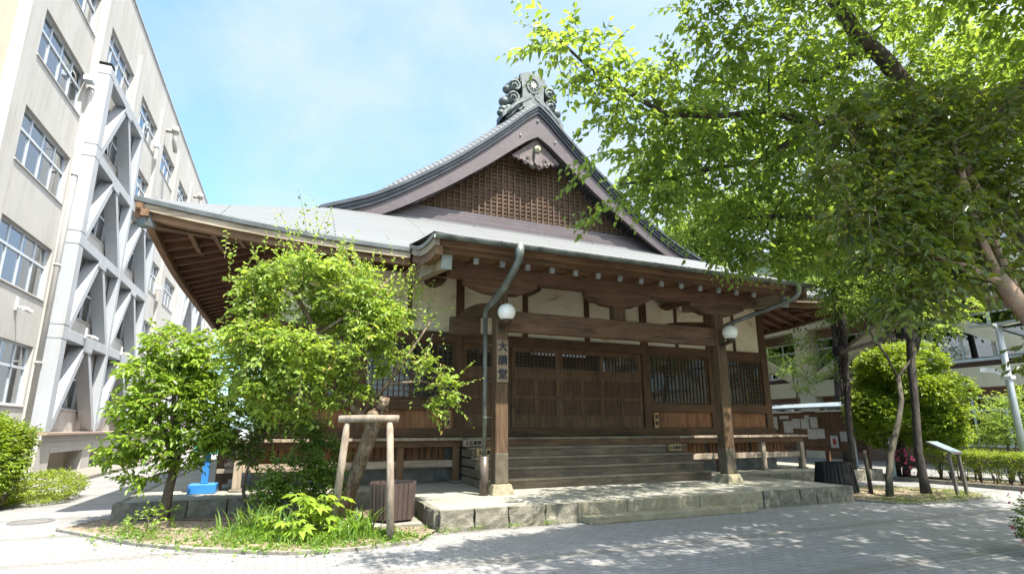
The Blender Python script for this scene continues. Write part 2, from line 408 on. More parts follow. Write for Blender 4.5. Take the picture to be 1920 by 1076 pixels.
def rough_block(x0, x1, y0, y1, z0, z1, mat, amp=0.022, name='edge_stone'):
    """one hewn block: a subdivided box with an uneven face"""
    nx = max(2, int((x1-x0)/0.07)+1); ny = max(2, int((y1-y0)/0.07)+1); nz = 6; m = MB()
    import mathutils
    sd = Vector((rs.uniform(0, 50), rs.uniform(0, 50), rs.uniform(0, 50)))
    def P(x, y, z):
        p = Vector((x, y, z)); c = Vector(((x0+x1)/2, (y0+y1)/2, (z0+z1)/2))
        e = sum(1 for v, a, b in ((x, x0, x1), (y, y0, y1), (z, z0, z1)) if min(abs(v-a), abs(v-b)) < 1e-6)
        n = mathutils.noise.noise_vector(p*6+sd)*amp+mathutils.noise.noise_vector(p*17+sd)*amp*0.5
        q = p+n
        if e >= 2: q += (c-p).normalized()*0.010
        if z == z1: q.z = z1-0.002-abs(n.z)*0.35
        if z == z0: q.z = z0
        return q
    L = lambda a, b, n, i: a+(b-a)*i/(n-1) if i < n-1 else b
    def face(nu, nv, fn): m.grid(nu, nv, lambda u, v: fn(round(u*(nu-1)), round(v*(nv-1))))
    X = lambda i: L(x0, x1, nx, i); Y = lambda i: L(y0, y1, ny, i); Z = lambda i: L(z0, z1, nz, i)
    face(nx, nz, lambda i, j: P(X(i), y0, Z(j))); face(nx, nz, lambda i, j: P(X(nx-1-i), y1, Z(j)))
    face(ny, nz, lambda i, j: P(x1, Y(i), Z(j))); face(ny, nz, lambda i, j: P(x0, Y(ny-1-i), Z(j)))
    face(nx, ny, lambda i, j: P(X(i), Y(j), z1))
    return obj(name, m, mat, plat, smooth=False)
def run_x(x0, x1, y0, y1, wid, mat, z1=PZ+0.006, amp=0.022):
    x = x0
    while x < x1-0.05:
        w = min(wid*rs.uniform(0.8, 1.2), x1-x)
        if x1-x-w < 0.2: w = x1-x
        rough_block(x+0.002, x+w-0.002, y0, y1, 0, z1, mat, amp); x += w
def run_y(y0, y1, x0, x1, wid, mat):
    y = y0
    while y < y1-0.05:
        w = min(wid*rs.uniform(0.8, 1.2), y1-y)
        if y1-y-w < 0.2: w = y1-y
        rough_block(x0, x1, y+0.006, y+w-0.006, 0, PZ+0.006, mat); y += w
run_x(2.15, 4.45, 8.0, 8.115, 0.62, ROUGH)
run_x(8.45, 10.95, 8.0, 8.115, 0.47, DARKST)
run_y(8.12, 10.72, 2.10, 2.195, 0.55, DARKST)
run_y(8.12, 10.72, 10.855, 10.95, 0.5, DARKST)
run_x(-2.52, 2.09, 10.74, 10.85, 0.52, DARKST)
run_x(10.96, 16.05, 10.74, 10.85, 0.6, ROUGH)
run_y(10.86, 26, -2.52, -2.425, 0.7, DARKST)
run_y(10.86, 26, 15.955, 16.05, 0.7, ROUGH)
for x0, x1 in ((4.456, 5.39), (5.40, 6.93), (6.94, 8.444)):
    obj('curb_stone', MB().box(x0, x1, 8.005, 8.115, 0.0, PZ+0.003, 0.012), SMOOTHST, plat)
obj('stone_step', MB().box(4.5, 8.0, 7.72, 8.0, 0.0, 0.115, 0.012), SMOOTHST, plat)
# natural blocks beyond the right end of the porch
for (x, y, w, h) in ((11.3, 9.55, 0.55, 0.22), (11.95, 9.8, 0.6, 0.2)): rough_block(x, x+w, y, y+0.3, 0, h, ROUGH)
# ------------------------------------------------------------------ the wooden hall
hall = thing('temple_hall', 'old single storey wooden temple hall with a big gabled grey roof and a porch', 'temple', (6.55, 12.42, 0))
XC = 6.55; XL, XR = -2.75, 15.85; YF, YB = 10.3, 27.2; WY = 12.42; WL, WR = -0.62, 13.81; WBK = 25.0
def interp(tab, e):
    if e <= tab[0][0]: return tab[0][1]
    for (a, za), (b, zb) in zip(tab[:-1], tab[1:]):
        if e <= b: return za+(zb-za)*(e-a)/(b-a)
    return tab[-1][1]
def smooth_tab(tab, e): return (interp(tab, e-0.35)+interp(tab, e)*2+interp(tab, e+0.35))/4
SK = [(-1, 4.42), (0, 5.06), (1, 5.70), (2, 6.30), (3, 6.85), (4, 7.38), (5, 7.92)]
GT = [(2.0, 6.62), (3.04, 7.10), (4.24, 7.60), (5.07, 8.11), (6.25, 8.95), (7.2, 9.72), (8.23, 10.65), (9.2, 11.62)]
def upturn(s, half):
    k = max(0.0, (abs(s)/half-0.45)/0.55); return 0.32*k**2.2
def skirt_z(x, y):
    ex = min(x-XL, XR-x); ey = min(y-YF, YB-y); e = min(ex, ey)
    u = upturn(x-XC, XR-XC)*upturn((y-(YF+YB)/2), (YB-YF)/2)/0.25*1.0
    u = u if ex < 4 and ey < 4 else 0
    return smooth_tab(SK, e)+(upturn(x-XC, XR-XC) if ey <= ex else upturn(y-(YF+YB)/2, (YB-YF)/2))*max(0, 1-e/3.0)**1.5
def roof_mat(name, rot):
    t = NT(name)
    v = t.coord((1, 1, 1), (0, 0, rot))
    b = t.n('ShaderNodeTexBrick'); b.offset = 0.5
    for k, val in (('Scale', 1.0), ('Brick Width', 4.0), ('Row Height', 0.125), ('Mortar Size', 0.017), ('Mortar Smooth', 0.2)): b.inputs[k].default_value = val
    b.inputs['Color1'].default_value = (0.14, 0.143, 0.144, 1); b.inputs['Color2'].default_value = (0.165, 0.168, 0.169, 1); b.inputs['Mortar'].default_value = (0.035, 0.037, 0.038, 1)
    t.l(v, b.inputs['Vector']); n = t.noise(t.coord((1, 1, 1)), 1.2, 6, 0.65); n2 = t.noise(t.coord((3, 0.6, 1)), 3.0, 5, 0.6)
    c = t.mix(t.ramp(n, [(0.4, 0.0), (0.75, 0.4)]), b.outputs['Color'], (0.115, 0.126, 0.118))
    c = t.mix(t.ramp(n2, [(0.5, 0.0), (0.8, 0.3)]), c, (0.14, 0.13, 0.125))
    t.bsdf(c, 0.6, t.math('MULTIPLY', b.outputs['Fac'], -1.0), 0.5, 0.012, 0.0, 0.3); return t.m
RM_F = roof_mat('grey_copper_roof', 0.0); RM_S = roof_mat('grey_copper_roof_side', math.pi/2)
COPPER = plain('dark_patina_copper', (0.075, 0.085, 0.085), 0.5, 0.45, 3, 0.0, 0.15)
GREENCU = plain('green_patina_copper', (0.15, 0.165, 0.15), 0.45, 0.5, 4, 0.3, 0.2, (1, 1, 0.5))
DOORF = lambda ax: wood('door_frame_timber', ax, (0.098, 0.053, 0.024), (0.20, 0.112, 0.052))
SLATE = plain('dark_slate_metal', (0.045, 0.052, 0.06), 0.42, 0.35, 3, 0.2, 0.1)
def barge_mat():
    t = NT('purple_brown_sheet_metal'); v = t.coord()
    b = t.n('ShaderNodeTexBrick'); b.offset = 0.5
    for k, val in (('Scale', 1.0), ('Brick Width', 0.42), ('Row Height', 0.5), ('Mortar Size', 0.006)): b.inputs[k].default_value = val
    b.inputs['Color1'].default_value = (0.062, 0.044, 0.046, 1); b.inputs['Color2'].default_value = (0.080, 0.057, 0.059, 1); b.inputs['Mortar'].default_value = (0.085, 0.066, 0.067, 1)
    t.l(t.coord((1, 1, 1), (math.pi/2, 0, 0)), b.inputs['Vector']); n = t.noise(v, 1.6, 6, 0.7); n2 = t.noise(v, 7, 6, 0.7)
    c = t.mix(t.ramp(n, [(0.4, 0.0), (0.7, 0.5)]), b.outputs['Color'], (0.080, 0.066, 0.074))
    c = t.mix(t.ramp(n2, [(0.56, 0.0), (0.76, 0.5)]), c, (0.16, 0.145, 0.155))
    t.bsdf(c, 0.45, n2, 0.15, 0.006); return t.m
BARGE = barge_mat()
def plaster_mat():
    t = NT('stained_cream_plaster'); v = t.coord((1, 1, 2.2)); n = t.noise(v, 1.1, 7, 0.72, 0.4); n2 = t.noise(t.coord((6, 1, 0.7)), 1.6, 5, 0.65)
    c = t.ramp(n, [(0.33, (0.52, 0.43, 0.27)), (0.43, (0.82, 0.735, 0.53)), (0.62, (0.88, 0.82, 0.65))])
    c = t.mix(t.ramp(n2, [(0.62, 0.0), (0.85, 0.4)]), c, (0.42, 0.32, 0.18))
    t.bsdf(c, 0.9, n, 0.2, 0.01); return t.m
PLASTER = plaster_mat()
def glass_mat(name, tint, rough=0.03, spec=0.7):
    t = NT(name); n = t.noise(t.coord(), 1.3, 2); p = t.bsdf(tint, rough, n, 0.06, 0.02, 0.0, spec)
    return t.m
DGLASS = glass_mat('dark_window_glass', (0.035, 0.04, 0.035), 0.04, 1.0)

# --- skirt roof: front, two sides, back
m = MB(); NX, NY = 90, 16
def fr(u, v):
    y = YF+v*4.1; a = XL+v*4.1; b = XR-v*4.1; x = a+(b-a)*u; return (x, y, skirt_z(x, y))
m.grid(NX, NY, fr); front_roof = obj('front_roof', m, RM_F, hall, True)
for s in (0, 1):
    m = MB()
    def sd(u, v):
        e = v*4.1; x = XL+e if s == 0 else XR-e; a = YF+e; b = YB-e; y = a+(b-a)*u; return (x, y, skirt_z(x, y))
    m.grid(60, NY, sd); obj('side_roof', m, RM_S, hall, True)
m = MB(); m.grid(40, NY, lambda u, v: ((XL+v*4.1)+(XR-XL-8.2*v)*u, YB-v*4.1, skirt_z((XL+v*4.1)+(XR-XL-8.2*v)*u, YB-v*4.1)))
obj('back_roof', m, RM_F, hall, True)
# eave edge: copper drip edge and boards below it, following the curved eave
def eave_x(x0, x1, y, zf, dz0, dz1, th, n=50):
    mm = MB(); xs = [x0+(x1-x0)*i/(n-1) for i in range(n)]
    return mm.strip([(x, zf(x)+dz1) for x in xs], [(x, zf(x)+dz0) for x in xs], y, y+th)
fz = lambda x: skirt_z(x, YF+0.001)
PX0, PX1 = 2.02, 10.85
for name, dz0, dz1, yo, th, mt in (('drip_edge', -0.075, 0.008, -0.012, 0.05, COPPER), ('eave_board', -0.20, -0.077, 0.035, 0.10, gwood('x')), ('eave_board', -0.33, -0.203, 0.11, 0.12, bwood('x'))):
    obj(name, eave_x(XL, PX0, YF+yo, fz, dz0, dz1, th), mt, hall)
    obj(name, eave_x(PX1, XR, YF+yo, fz, dz0, dz1, th), mt, hall)
for s in (0, 1):
    X0 = XL if s == 0 else XR
    for name, dz0, dz1, xo, th, mt in (('drip_edge', -0.075, 0.008, -0.012, 0.05, COPPER), ('eave_board', -0.20, -0.077, 0.035, 0.10, bwood('y')), ('eave_board', -0.33, -0.203, 0.11, 0.12, bwood('y'))):
        mm = MB(); ys = [YF+(YB-YF)*i/59 for i in range(60)]
        z = lambda y: skirt_z(X0+(0.001 if s == 0 else -0.001), y)
        a = X0+xo if s == 0 else X0-xo-th
        n = len(ys); vs = []
        for xx in (a, a+th): vs += [(xx, y, z(y)+dz1) for y in ys]+[(xx, y, z(y)+dz0) for y in ys]
        fs = []
        for i in range(n-1): fs += [(n+i, n+i+1, i+1, i), (2*n+i, 2*n+i+1, 3*n+i+1, 3*n+i), (i, i+1, 2*n+i+1, 2*n+i), (n+i+1, n+i, 3*n+i, 3*n+i+1)]
        fs += [(0, 2*n, 3*n, n), (n-1, 2*n-1, 4*n-1, 3*n-1)]
        mm.add(vs, fs); obj(name, mm, mt, hall)
# underside boards
def under_z(x, y):
    ex = min(x-XL, XR-x); ey = min(y-YF, YB-y); e = min(ex, ey)
    return 4.86+0.36*e+(upturn(x-XC, XR-XC) if ey <= ex else upturn(y-(YF+YB)/2, (YB-YF)/2))*max(0, 1-e/3.0)**1.5
for nm, fn, ax in (('soffit', lambda u, v: ((XL+.13+v*2.3)+(XR-XL-.26-4.6*v)*u, YF+.13+v*2.3), 'y'),
               ('soffit', lambda u, v: (XL+.13+v*2.3, (YF+.13+v*2.3)+(YB-YF-.26-4.6*v)*u), 'x'),
               ('soffit', lambda u, v: (XR-.13-v*2.3, (YF+.13+v*2.3)+(YB-YF-.26-4.6*v)*u), 'x')):
    mm = MB(); mm.grid(50, 5, lambda u, v: (*fn(u, v), under_z(*fn(u, v)))); obj(nm, mm, wood('soffit_timber', ax, (.11, .042, .018), (.20, .085, .038), weather=.2), hall)
# rafters: one mesh each
CAP = plain('pale_metal_cap', (0.30, 0.34, 0.33), 0.45, 0.2, 5, 0.3, 0.1)
def rafter(p0, p1, w=0.085, h=0.10, cap=True, mat=None):
    r = obj('rafter', MB().bar(p0, p1, w, h), mat, hall)
    if cap:
        d = (Vector(p0)-Vector(p1)).normalized(); a = Vector(p0)+d*0.014; b = Vector(p0)-d*0.03
        obj('end_cap', MB().bar(a, b, w+0.012, h+0.012), CAP, r)
RZ = 0.055
x = -2.02
while x < 1.9: rafter((x, YF+.30, under_z(x, YF+.30)-RZ), (x, WY+.1, under_z(x, WY+.1)-RZ), mat=bwood('y')); x += .41
x = 11.05
while x < 15.2: rafter((x, YF+.30, under_z(x, YF+.30)-RZ), (x, WY+.1, under_z(x, WY+.1)-RZ), mat=bwood('y')); x += .41
for i in range(30):
    y = 11.0+.46*i; xi = min(WL+.1, XL+max(.5, y-YF)+.02) if y-YF < 2.2 else WL+.1
    rafter((XL+.22, y, under_z(XL+.22, y)-RZ), (xi, y, under_z(xi, y)-RZ), 0.10, 0.13, False, wood('side_rafter_timber', 'x', (.075, .032, .017), (.15, .068, .034), weather=.2))
for i in range(16):
    y = 11.0+.46*i; xi = max(WR-.1, XR-max(.5, y-YF)) if y-YF < 2.2 else WR-.1
    rafter((XR-.22, y, under_z(XR-.22, y)-RZ), (xi, y, under_z(xi, y)-RZ), 0.10, 0.13, False, wood('side_rafter_timber', 'x', (.075, .032, .017), (.15, .068, .034), weather=.2))
for (xa, xb) in ((XL+.12, WL+.1), (XR-.12, WR-.1)):
    h = obj('hip_rafter', MB().bar((xa, YF+.12, under_z(xa, YF+.12)-.16), (xb, WY+.1, under_z(xb, WY)-.1), .2, .26), dwood('y'), hall)
    d = (Vector((xa, YF+.12, 0))-Vector((xb, WY, 0))).normalized(); z = under_z(xa, YF+.12)-.16
    obj('end_cap', MB().bar((xa+d.x*.02, YF+.12+d.y*.02, z), (xa-d.x*.16, YF+.12-d.y*.16, z+.02), .22, .28), COPPER, h)
# --- upper gabled roof with the barge edge dropping to the gable
GY = 13.7
def upper_z(e, y):
    k = min(1, max(0, (y-GY)/1.05)); k = math.sin(k*math.pi/2); w = min(1, max(0, (e-2.9)/2.2))
    return smooth_tab(GT, e) - (0.12 if e > 9.0 else 0)*0 + 0.50*k*w
for s in (-1, 1):
    mm = MB()
    def up(u, v):
        e = 2.85+u*(9.2-2.85); y = GY+(0.0+1.1*v*2 if v < .5 else 1.1+(v-.5)*2*9.2); return (XC+s*(9.2-e), y, upper_z(e, y)+.006)
    mm.grid(40, 19, up); obj('upper_roof', mm, RM_S, hall, True)
es = [2.95+(9.2-2.95)*i/30 for i in range(31)]
def cur(s, off): return [(XC+s*(9.2-e), smooth_tab(GT, e)+off) for e in es]
LOWT = [(2.95, 0.0), (9.2, 0.0)]
def lowoff(e): return interp([(2.95, -.58), (4.57, -.68), (5.7, -.74), (7.0, -.82), (8.3, -.94), (9.2, -1.10)], e)
for s in (-1, 1):
    for name, t0, t1, y0, y1, mt in (('barge_moulding', 0.0, -.10, GY-.10, GY+.30, SLATE), ('barge_moulding', -.102, -.20, GY-.05, GY+.30, SLATE), ('barge_moulding', -.202, -.30, GY-.01, GY+.30, SLATE)):
        a = cur(s, t0); b = cur(s, t1)
        obj(name, MB().strip(a, b, y0, y1), mt, hall)
    a = cur(s, -.302); b = [(XC+s*(9.2-e), smooth_tab(GT, e)+lowoff(e)) for e in es]
    bb = obj('barge_board', MB().strip(a, b, GY+.05, GY+.15), BARGE, hall)
    c1 = [(x, z+.09) for x, z in b]; obj('trim', MB().strip(c1, b, GY+.035, GY+.05), BARGE, bb)
for e in (8.6,):
    for s in (-1, 1):
        bx, bz = XC+s*(9.2-e), smooth_tab(GT, e)-.66
        obj('boss', MB().ball((bx, GY+.04, bz), .035), CAP, hall, True)
obj('boss', MB().ball((XC, GY+.035, 10.98), .04), CAP, hall, True)
# gable wall: planks, lattice, sill boards
low = lambda x: smooth_tab(GT, 9.2-abs(x-XC))+lowoff(9.2-abs(x-XC))
GB = 7.48
tri = [(XC-4.6, GB), (XC+4.6, GB)]+[(XC+d, low(XC+d)+.12) for d in (4.4, 3.5, 2.5, 1.5, .6, 0, -.6, -1.5, -2.5, -3.5, -4.4)]
obj('gable_wall', MB().prism(tri, GY+.74, GY+.80), wood('gable_plank', 'x', (0.15, 0.088, 0.048), (0.34, 0.225, 0.13), weather=0.55), hall)
mv = MB(); x = XC-4.5; i = 0
while x < XC+4.5:
    mv.box(x, x+.045, GY+.585, GY+.645, GB+.25, low(x)+.12); x += .195
mh = MB(); z = GB+.36
while z < 10.4:
    d = 0.0
    for k in range(200):
        if low(XC+k*.03) < z-.05: break
        d = k*.03
    if d > .2: mh.box(XC-d, XC+d, GY+.62, GY+.66, z, z+.04)
    z += .135
lat = obj('lattice', mv, wood('lattice_timber', 'z', (0.048, 0.026, 0.016), (0.11, 0.06, 0.034)), hall)
obj('cross_slats', mh, dwood('x'), lat)
for (z0, z1, y0, y1, w) in ((GB+.12, GB+.28, GY+.52, GY+.74, 4.75), (GB-.02, GB+.118, GY+.44, GY+.74, 4.9), (GB-.2, GB-.022, GY+.38, GY+.74, 5.0)):
    obj('gable_sill', MB().box(XC-w, XC+w, y0, y1, z0, z1, .01), BARGE, hall)
obj('gable_flashing', MB().box(XC-5.1, XC+5.1, GY+.30, GY+.74, GB-.32, GB-.202), RM_F, hall)
# pendant under the apex
def pendant():
    ZA = 10.42; K = .74
    q = lambda a, b: (XC+(a-XC)*K, ZA+(b-10.36)*K)
    pts = [(XC, 10.36)]
    R_ = [(1.12, 9.42), (1.0, 9.30), (.9, 9.40), (.8, 9.24), (.66, 9.36), (.6, 9.18), (.44, 9.12), (.34, 9.24), (.30, 9.06), (.15, 8.98), (0, 9.05)]
    L_ = [(-a, b) for a, b in R_[:-1]]
    pts = [(XC, 10.36)]+[(XC+a, b) for a, b in L_]+[(XC+a, b) for a, b in R_[::-1]]
    pp = obj('gable_pendant', MB().prism([q(*p) for p in pts], GY+.18, GY+.25), plain('pale_pendant_timber', (0.125, 0.092, 0.085), 0.7, 0.3, 5), hall)
    obj('flower_boss', MB().tube([(XC, GY+.18, q(XC, 9.83)[1]), (XC, GY+.04, q(XC, 9.83)[1])], [.12, .10], 10).ball((XC, GY+.04, q(XC, 9.83)[1]), .04), plain('pale_green_boss', (0.36, 0.36, 0.22), 0.7, 0.4, 9), pp, True)
    obj('drop', MB().prism([q(*p) for p in [(XC-.10, 9.68), (XC-.15, 9.2), (XC, 9.06), (XC+.15, 9.2), (XC+.10, 9.68)]], GY+.08, GY+.179), plain('pale_pendant_timber', (0.125, 0.092, 0.085)), pp)
    for s in (-1, 1):
        cc = MB()
        for (a, b, r) in ((.38, 9.42, .10), (.46, 9.36, .07), (.78, 9.42, .05)): cc.tube([(XC+s*a*K, GY+.17, q(0, b)[1]), (XC+s*a*K, GY+.181, q(0, b)[1])], r*K, 10)
        obj('pierced_hole', cc, plain('pierced_dark', (0.03, 0.02, 0.018)), pp)
        cl = MB()
        for (a, b, r) in ((.20, 9.14, .10), (.40, 9.22, .08), (.56, 9.27, .07), (.74, 9.32, .06), (.95, 9.36, .05)): cl.ball((XC+s*a*K, GY+.17, q(0, b)[1]), r*K, 12, 8, (1, .35, 1))
        obj('carved_cloud', cl, plain('pale_pendant_timber', (0.125, 0.092, 0.085)), pp, True)
pendant()
# ridge and the ogre-tile ornament at its end
obj('main_ridge', MB().box(XC-.26, XC+.26, GY+.9, 23.4, 11.75, 12.32, .03).box(XC-.34, XC+.34, GY+.87, 23.45, 12.323, 12.40, .02), SLATE, hall)
STT = plain('grey_green_ornament', (0.085, 0.102, 0.098), 0.55, 0.45, 5, 0.1, 0.5)
def ornament():
    y0, y1 = GY+.36, GY+.84; zb = 11.90
    pts = [(-.38, -.3), (.38, -.3), (.38, .40), (.43, .78), (.36, .96), (.16, 1.04), (-.16, 1.04), (-.36, .96), (-.43, .78), (-.38, .40)]
    o = obj('ridge_ornament', MB().prism([(XC+a, zb+b) for a, b in pts], y0, y1), STT, hall)
    rim = MB()
    for k in range(16):
        a0 = 2*math.pi*k/16; a1 = 2*math.pi*(k+1)/16
        rim.bar((XC+.21*math.cos(a0), y0-.01, zb+.55+.27*math.sin(a0)), (XC+.21*math.cos(a1), y0-.01, zb+.55+.27*math.sin(a1)), .06, .05, (0, 1, 0))
    obj('rim', rim, STT, o)
    obj('niche', MB().tube([(XC, y0-.012, zb+.55), (XC, y0-.004, zb+.55)], .19, 16), plain('niche_dark', (0.05, 0.055, 0.05)), o)
    st = []
    for k in range(16):
        a = 2*math.pi*k/16; r = .155 if k % 2 == 0 else .06; st.append((XC+r*math.sin(a), zb+.55+r*math.cos(a)))
    obj('star_crest', MB().prism(st[::-1], y0-.04, y0-.013), plain('pale_crest', (0.45, 0.45, 0.38)), o)
    for s in (-1, 1):
        f = MB(); R = random.Random(5)
        obj('shoulder_horn', MB().prismx([(y0+.02, zb+.62), (y0+.02, zb+.92), (y1-.05, zb+.92), (y1-.05, zb+.62)], XC+s*.40-.05, XC+s*.40+.05).bar((XC+s*.4, (y0+y1)/2, zb+.85), (XC+s*.58, (y0+y1)/2, zb+.72), .3, .1), STT, o)
        # scrolling waves that run down the verge
        for (a, b, r) in ((.62, .46, .27), (.82, .36, .17), (.66, .02, .27), (.92, -.12, .20), (.52, -.25, .25), (.96, -.40, .16), (.78, -.36, .2), (1.04, -.55, .14)):
            c = (XC+s*a, (y0+y1)/2, zb+b)
            f.ball(c, r, 16, 10, (1, .85, .82))
            if r > .24:
                f.tube([(c[0]+s*r*.62*math.cos(t*.7), c[1]-r*.72, c[2]+r*.62*math.sin(t*.7)) for t in range(8)], .045, 7)
                f.ball((c[0]+s*.02, c[1]-r*.8, c[2]), .07, 9, 7)
        for q in (0, .12, .24):
            f.tube([(XC+s*(.40+.17*k), y0+.0+q*.6, zb-.12-.17*k-q+.05*math.sin(k*1.3+q*8)) for k in range(4)], .055, 7)
        obj('carved_wave', f, STT, o, True)
        base = [(XC+s*d, upper_z(9.2-d, GY+.95)+.02) for d in (0.05, .3, .6, .85, 1.08)]
        obj('base_tile', MB().strip([(x, z+.20) for x, z in base], base, y0-.02, y1+.05), STT, o)
ornament()

# --- walls
posts = [(-.62, -.38), (1.25, 1.5), (3.62, 3.82), (9.07, 9.29), (11.42, 11.65), (13.55, 13.81)]
for a, b in posts: obj('wall_post', MB().box(a, b, WY-.03, WY+.2, 1.0, 5.62, .008), dwood('z'), hall)
obj('wall_beam', MB().box(WL-.1, WR+.1, WY-.06, WY+.18, 5.16, 5.55, .01), dwood('x'), hall)
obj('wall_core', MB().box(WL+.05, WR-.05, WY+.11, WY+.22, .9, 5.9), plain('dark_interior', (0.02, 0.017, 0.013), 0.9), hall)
obj('foundation', MB().box(WL, WR, WY+.02, WY+.12, PZ, 1.06), plain('foundation_concrete', (0.2, 0.19, 0.17), 0.9, 0.3, 4, bump=0.3), hall)
bays = [(-.38, 1.25), (1.5, 3.62), (9.29, 11.42), (11.65, 13.55)]
obj('ground_sill', MB().box(WL-.02, WR+.02, WY-.07, WY+.1, 1.275, 1.48, .01), dwood('x'), hall)
for (a, b) in bays:
    obj('wall_panel', MB().box(a, b, WY+.03, WY+.06, 1.48, 1.9), owood('z'), hall)
    obj('window_sill', MB().box(a-.03, b+.03, WY-.055, WY+.1, 1.9, 2.13, .01), dwood('x'), hall)
    obj('lintel', MB().box(a-.02, b+.02, WY-.05, WY+.1, 3.50, 3.76, .01), dwood('x'), hall)
    obj('plaster_panel', MB().box(a, b, WY+.03, WY+.06, 3.74, 5.2), PLASTER, hall)
    # two sliding lattice windows
    mid = (a+b)/2
    for k, (c, d) in enumerate(((a, mid+.03), (mid-.03, b))):
        yy = WY+.0+.035*k
        w = obj('lattice_window', MB().box(c, c+.055, yy, yy+.03, 2.13, 3.5).box(d-.055, d, yy, yy+.03, 2.13, 3.5).box(c+.055, d-.055, yy, yy+.03, 2.13, 2.2).box(c+.055, d-.055, yy, yy+.03, 3.44, 3.5), dwood('z'), hall)
        lt = MB(); n = max(4, round((d-c-.11)/.125))
        for i in range(1, n): xx = c+.055+(d-c-.11)*i/n; lt.box(xx-.012, xx+.012, yy-.002, yy+.014, 2.2, 3.44)
        for i in range(1, 10): zz = 2.2+1.24*i/10; lt.box(c+.055, d-.055, yy+.008, yy+.022, zz-.008, zz+.008)
        obj('lattice', lt, dwood('z'), w)
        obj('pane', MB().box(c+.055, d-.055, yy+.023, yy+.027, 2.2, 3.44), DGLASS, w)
obj('window_top_rail', MB().box(3.82, 9.07, WY-.05, WY+.1, 3.50, 3.76, .01), dwood('x'), hall)
for a, b in ((3.82, 5.42), (5.56, 7.26), (7.40, 9.07)): obj('plaster_panel', MB().box(a, b, WY+.03, WY+.06, 3.76, 5.2), PLASTER, hall)
for a in (5.42, 7.26): obj('wall_stud', MB().box(a, a+.14, WY-.02, WY+.1, 3.76, 5.3), dwood('z'), hall)
for a in (2.42, 10.3, 12.5, .35): obj('wall_stud', MB().box(a, a+.10, WY+.0, WY+.1, 3.76, 5.3), dwood('z'), hall)
# four big sliding doors
def door(a, b, y):
    d = obj('sliding_door', MB().box(a, a+.10, y, y+.045, 1.48, 3.5).box(b-.10, b, y, y+.045, 1.48, 3.5).box(a+.1, b-.1, y, y+.045, 3.38, 3.5)
            .box(a+.1, b-.1, y, y+.045, 2.83, 2.98).box(a+.1, b-.1, y-.004, y+.045, 2.70, 2.83).box(a+.1, b-.1, y, y+.045, 2.20, 2.27).box(a+.1, b-.1, y, y+.045, 1.48, 1.80), DOORF('z'), hall)
    lt = MB(); n = 11
    for i in range(1, n): xx = a+.1+(b-a-.2)*i/n; lt.box(xx-.01, xx+.01, y+.004, y+.018, 2.98, 3.38)
    for i in range(1, 5): zz = 2.98+.4*i/5; lt.box(a+.1, b-.1, y+.012, y+.022, zz-.007, zz+.007)
    obj('lattice', lt, dwood('z'), d)
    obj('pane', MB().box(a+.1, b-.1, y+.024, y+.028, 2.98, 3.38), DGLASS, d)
    mid = (a+b)/2
    for (z0, z1) in ((2.27, 2.70), (1.80, 2.20)):
        obj('door_panel', MB().box(a+.1, b-.1, y+.02, y+.03, z0, z1), wood('door_panel_timber', 'z', (.075, .038, .017), (.13, .068, .032)), d)
        obj('panel_muntin', MB().box(mid-.05, mid+.05, y+.002, y+.02, z0, z1), DOORF('z'), d)
xs = [3.82+1.3125*i for i in range(5)]
for i in range(4): door(xs[i]-(.03 if i in (1, 3) else 0), xs[i+1]+(.03 if i in (0, 2) else 0), WY-.01+(.06 if i in (0, 3) else 0))
obj('door_handle', MB().box(6.36, 6.40, WY-.016, WY-.0101, 2.1, 2.28).box(6.49, 6.53, WY-.016, WY-.0101, 2.1, 2.28), plain('black_iron', (0.02, 0.02, 0.02), 0.4), hall)
# side and back walls
for s, X0 in ((0, WL), (1, WR)):
    xa, xb = (X0, X0+.12) if s == 0 else (X0-.12, X0)
    obj('side_wall', MB().box(xa+.02, xb-.02, WY+.25, WBK, .9, 3.5), bwood('z'), hall)
    obj('side_plaster', MB().box(xa+.025, xb-.025, WY+.25, WBK, 3.5, 5.5), PLASTER, hall)
    for k in range(7):
        y = WY+.3+k*2.05; obj('wall_post', MB().box(xa-.03, xb+.03, y, y+.2, .9, 5.5, .008), dwood('z'), hall)
    for z in (1.9, 3.4): obj('wall_rail', MB().box(xa-.02, xb+.02, WY+.25, WBK, z, z+.22), dwood('y'), hall)
obj('back_wall', MB().box(WL, WR, WBK, WBK+.12, .3, 5.8), bwood('z'), hall)

# --- veranda around the front, on posts
VZ = 1.27
def plank_row(mm, x0, x1, y0, y1, z0, z1, w, rr):
    x = x0
    while x < x1-.01:
        ww = min(w*rr.uniform(.85, 1.15), x1-x); mm.box(x+.003, x+ww-.003, y0+rr.uniform(-.012, .012), y1, z0, z1+rr.uniform(-.004, .004)); x += ww
R3 = random.Random(8)
mm = MB(); plank_row(mm, -.98, 14.4, 11.72, WY-.08, VZ-.055, VZ, .21, R3)
ver = obj('veranda', mm, gwood('y'), hall)
obj('edge_beam', MB().box(-.9, 14.3, 11.84, 11.96, VZ-.20, VZ-.058, .008), bwood('x'), ver)
vps = [-.83, 2.27, 3.52, 9.48, 11.1, 12.69, 14.22]
for k, x in enumerate(vps):
    p = obj('veranda_post', MB().box(x-.075, x+.075, 11.82, 11.97, PZ+.05, VZ-.20, .008), bwood('z') if k not in (0, 5, 6) else gwood('z'), ver)
    obj('base_stone', MB().box(x-.12, x+.12, 11.77, 12.02, PZ, PZ+.05, .015), ROUGH, p)
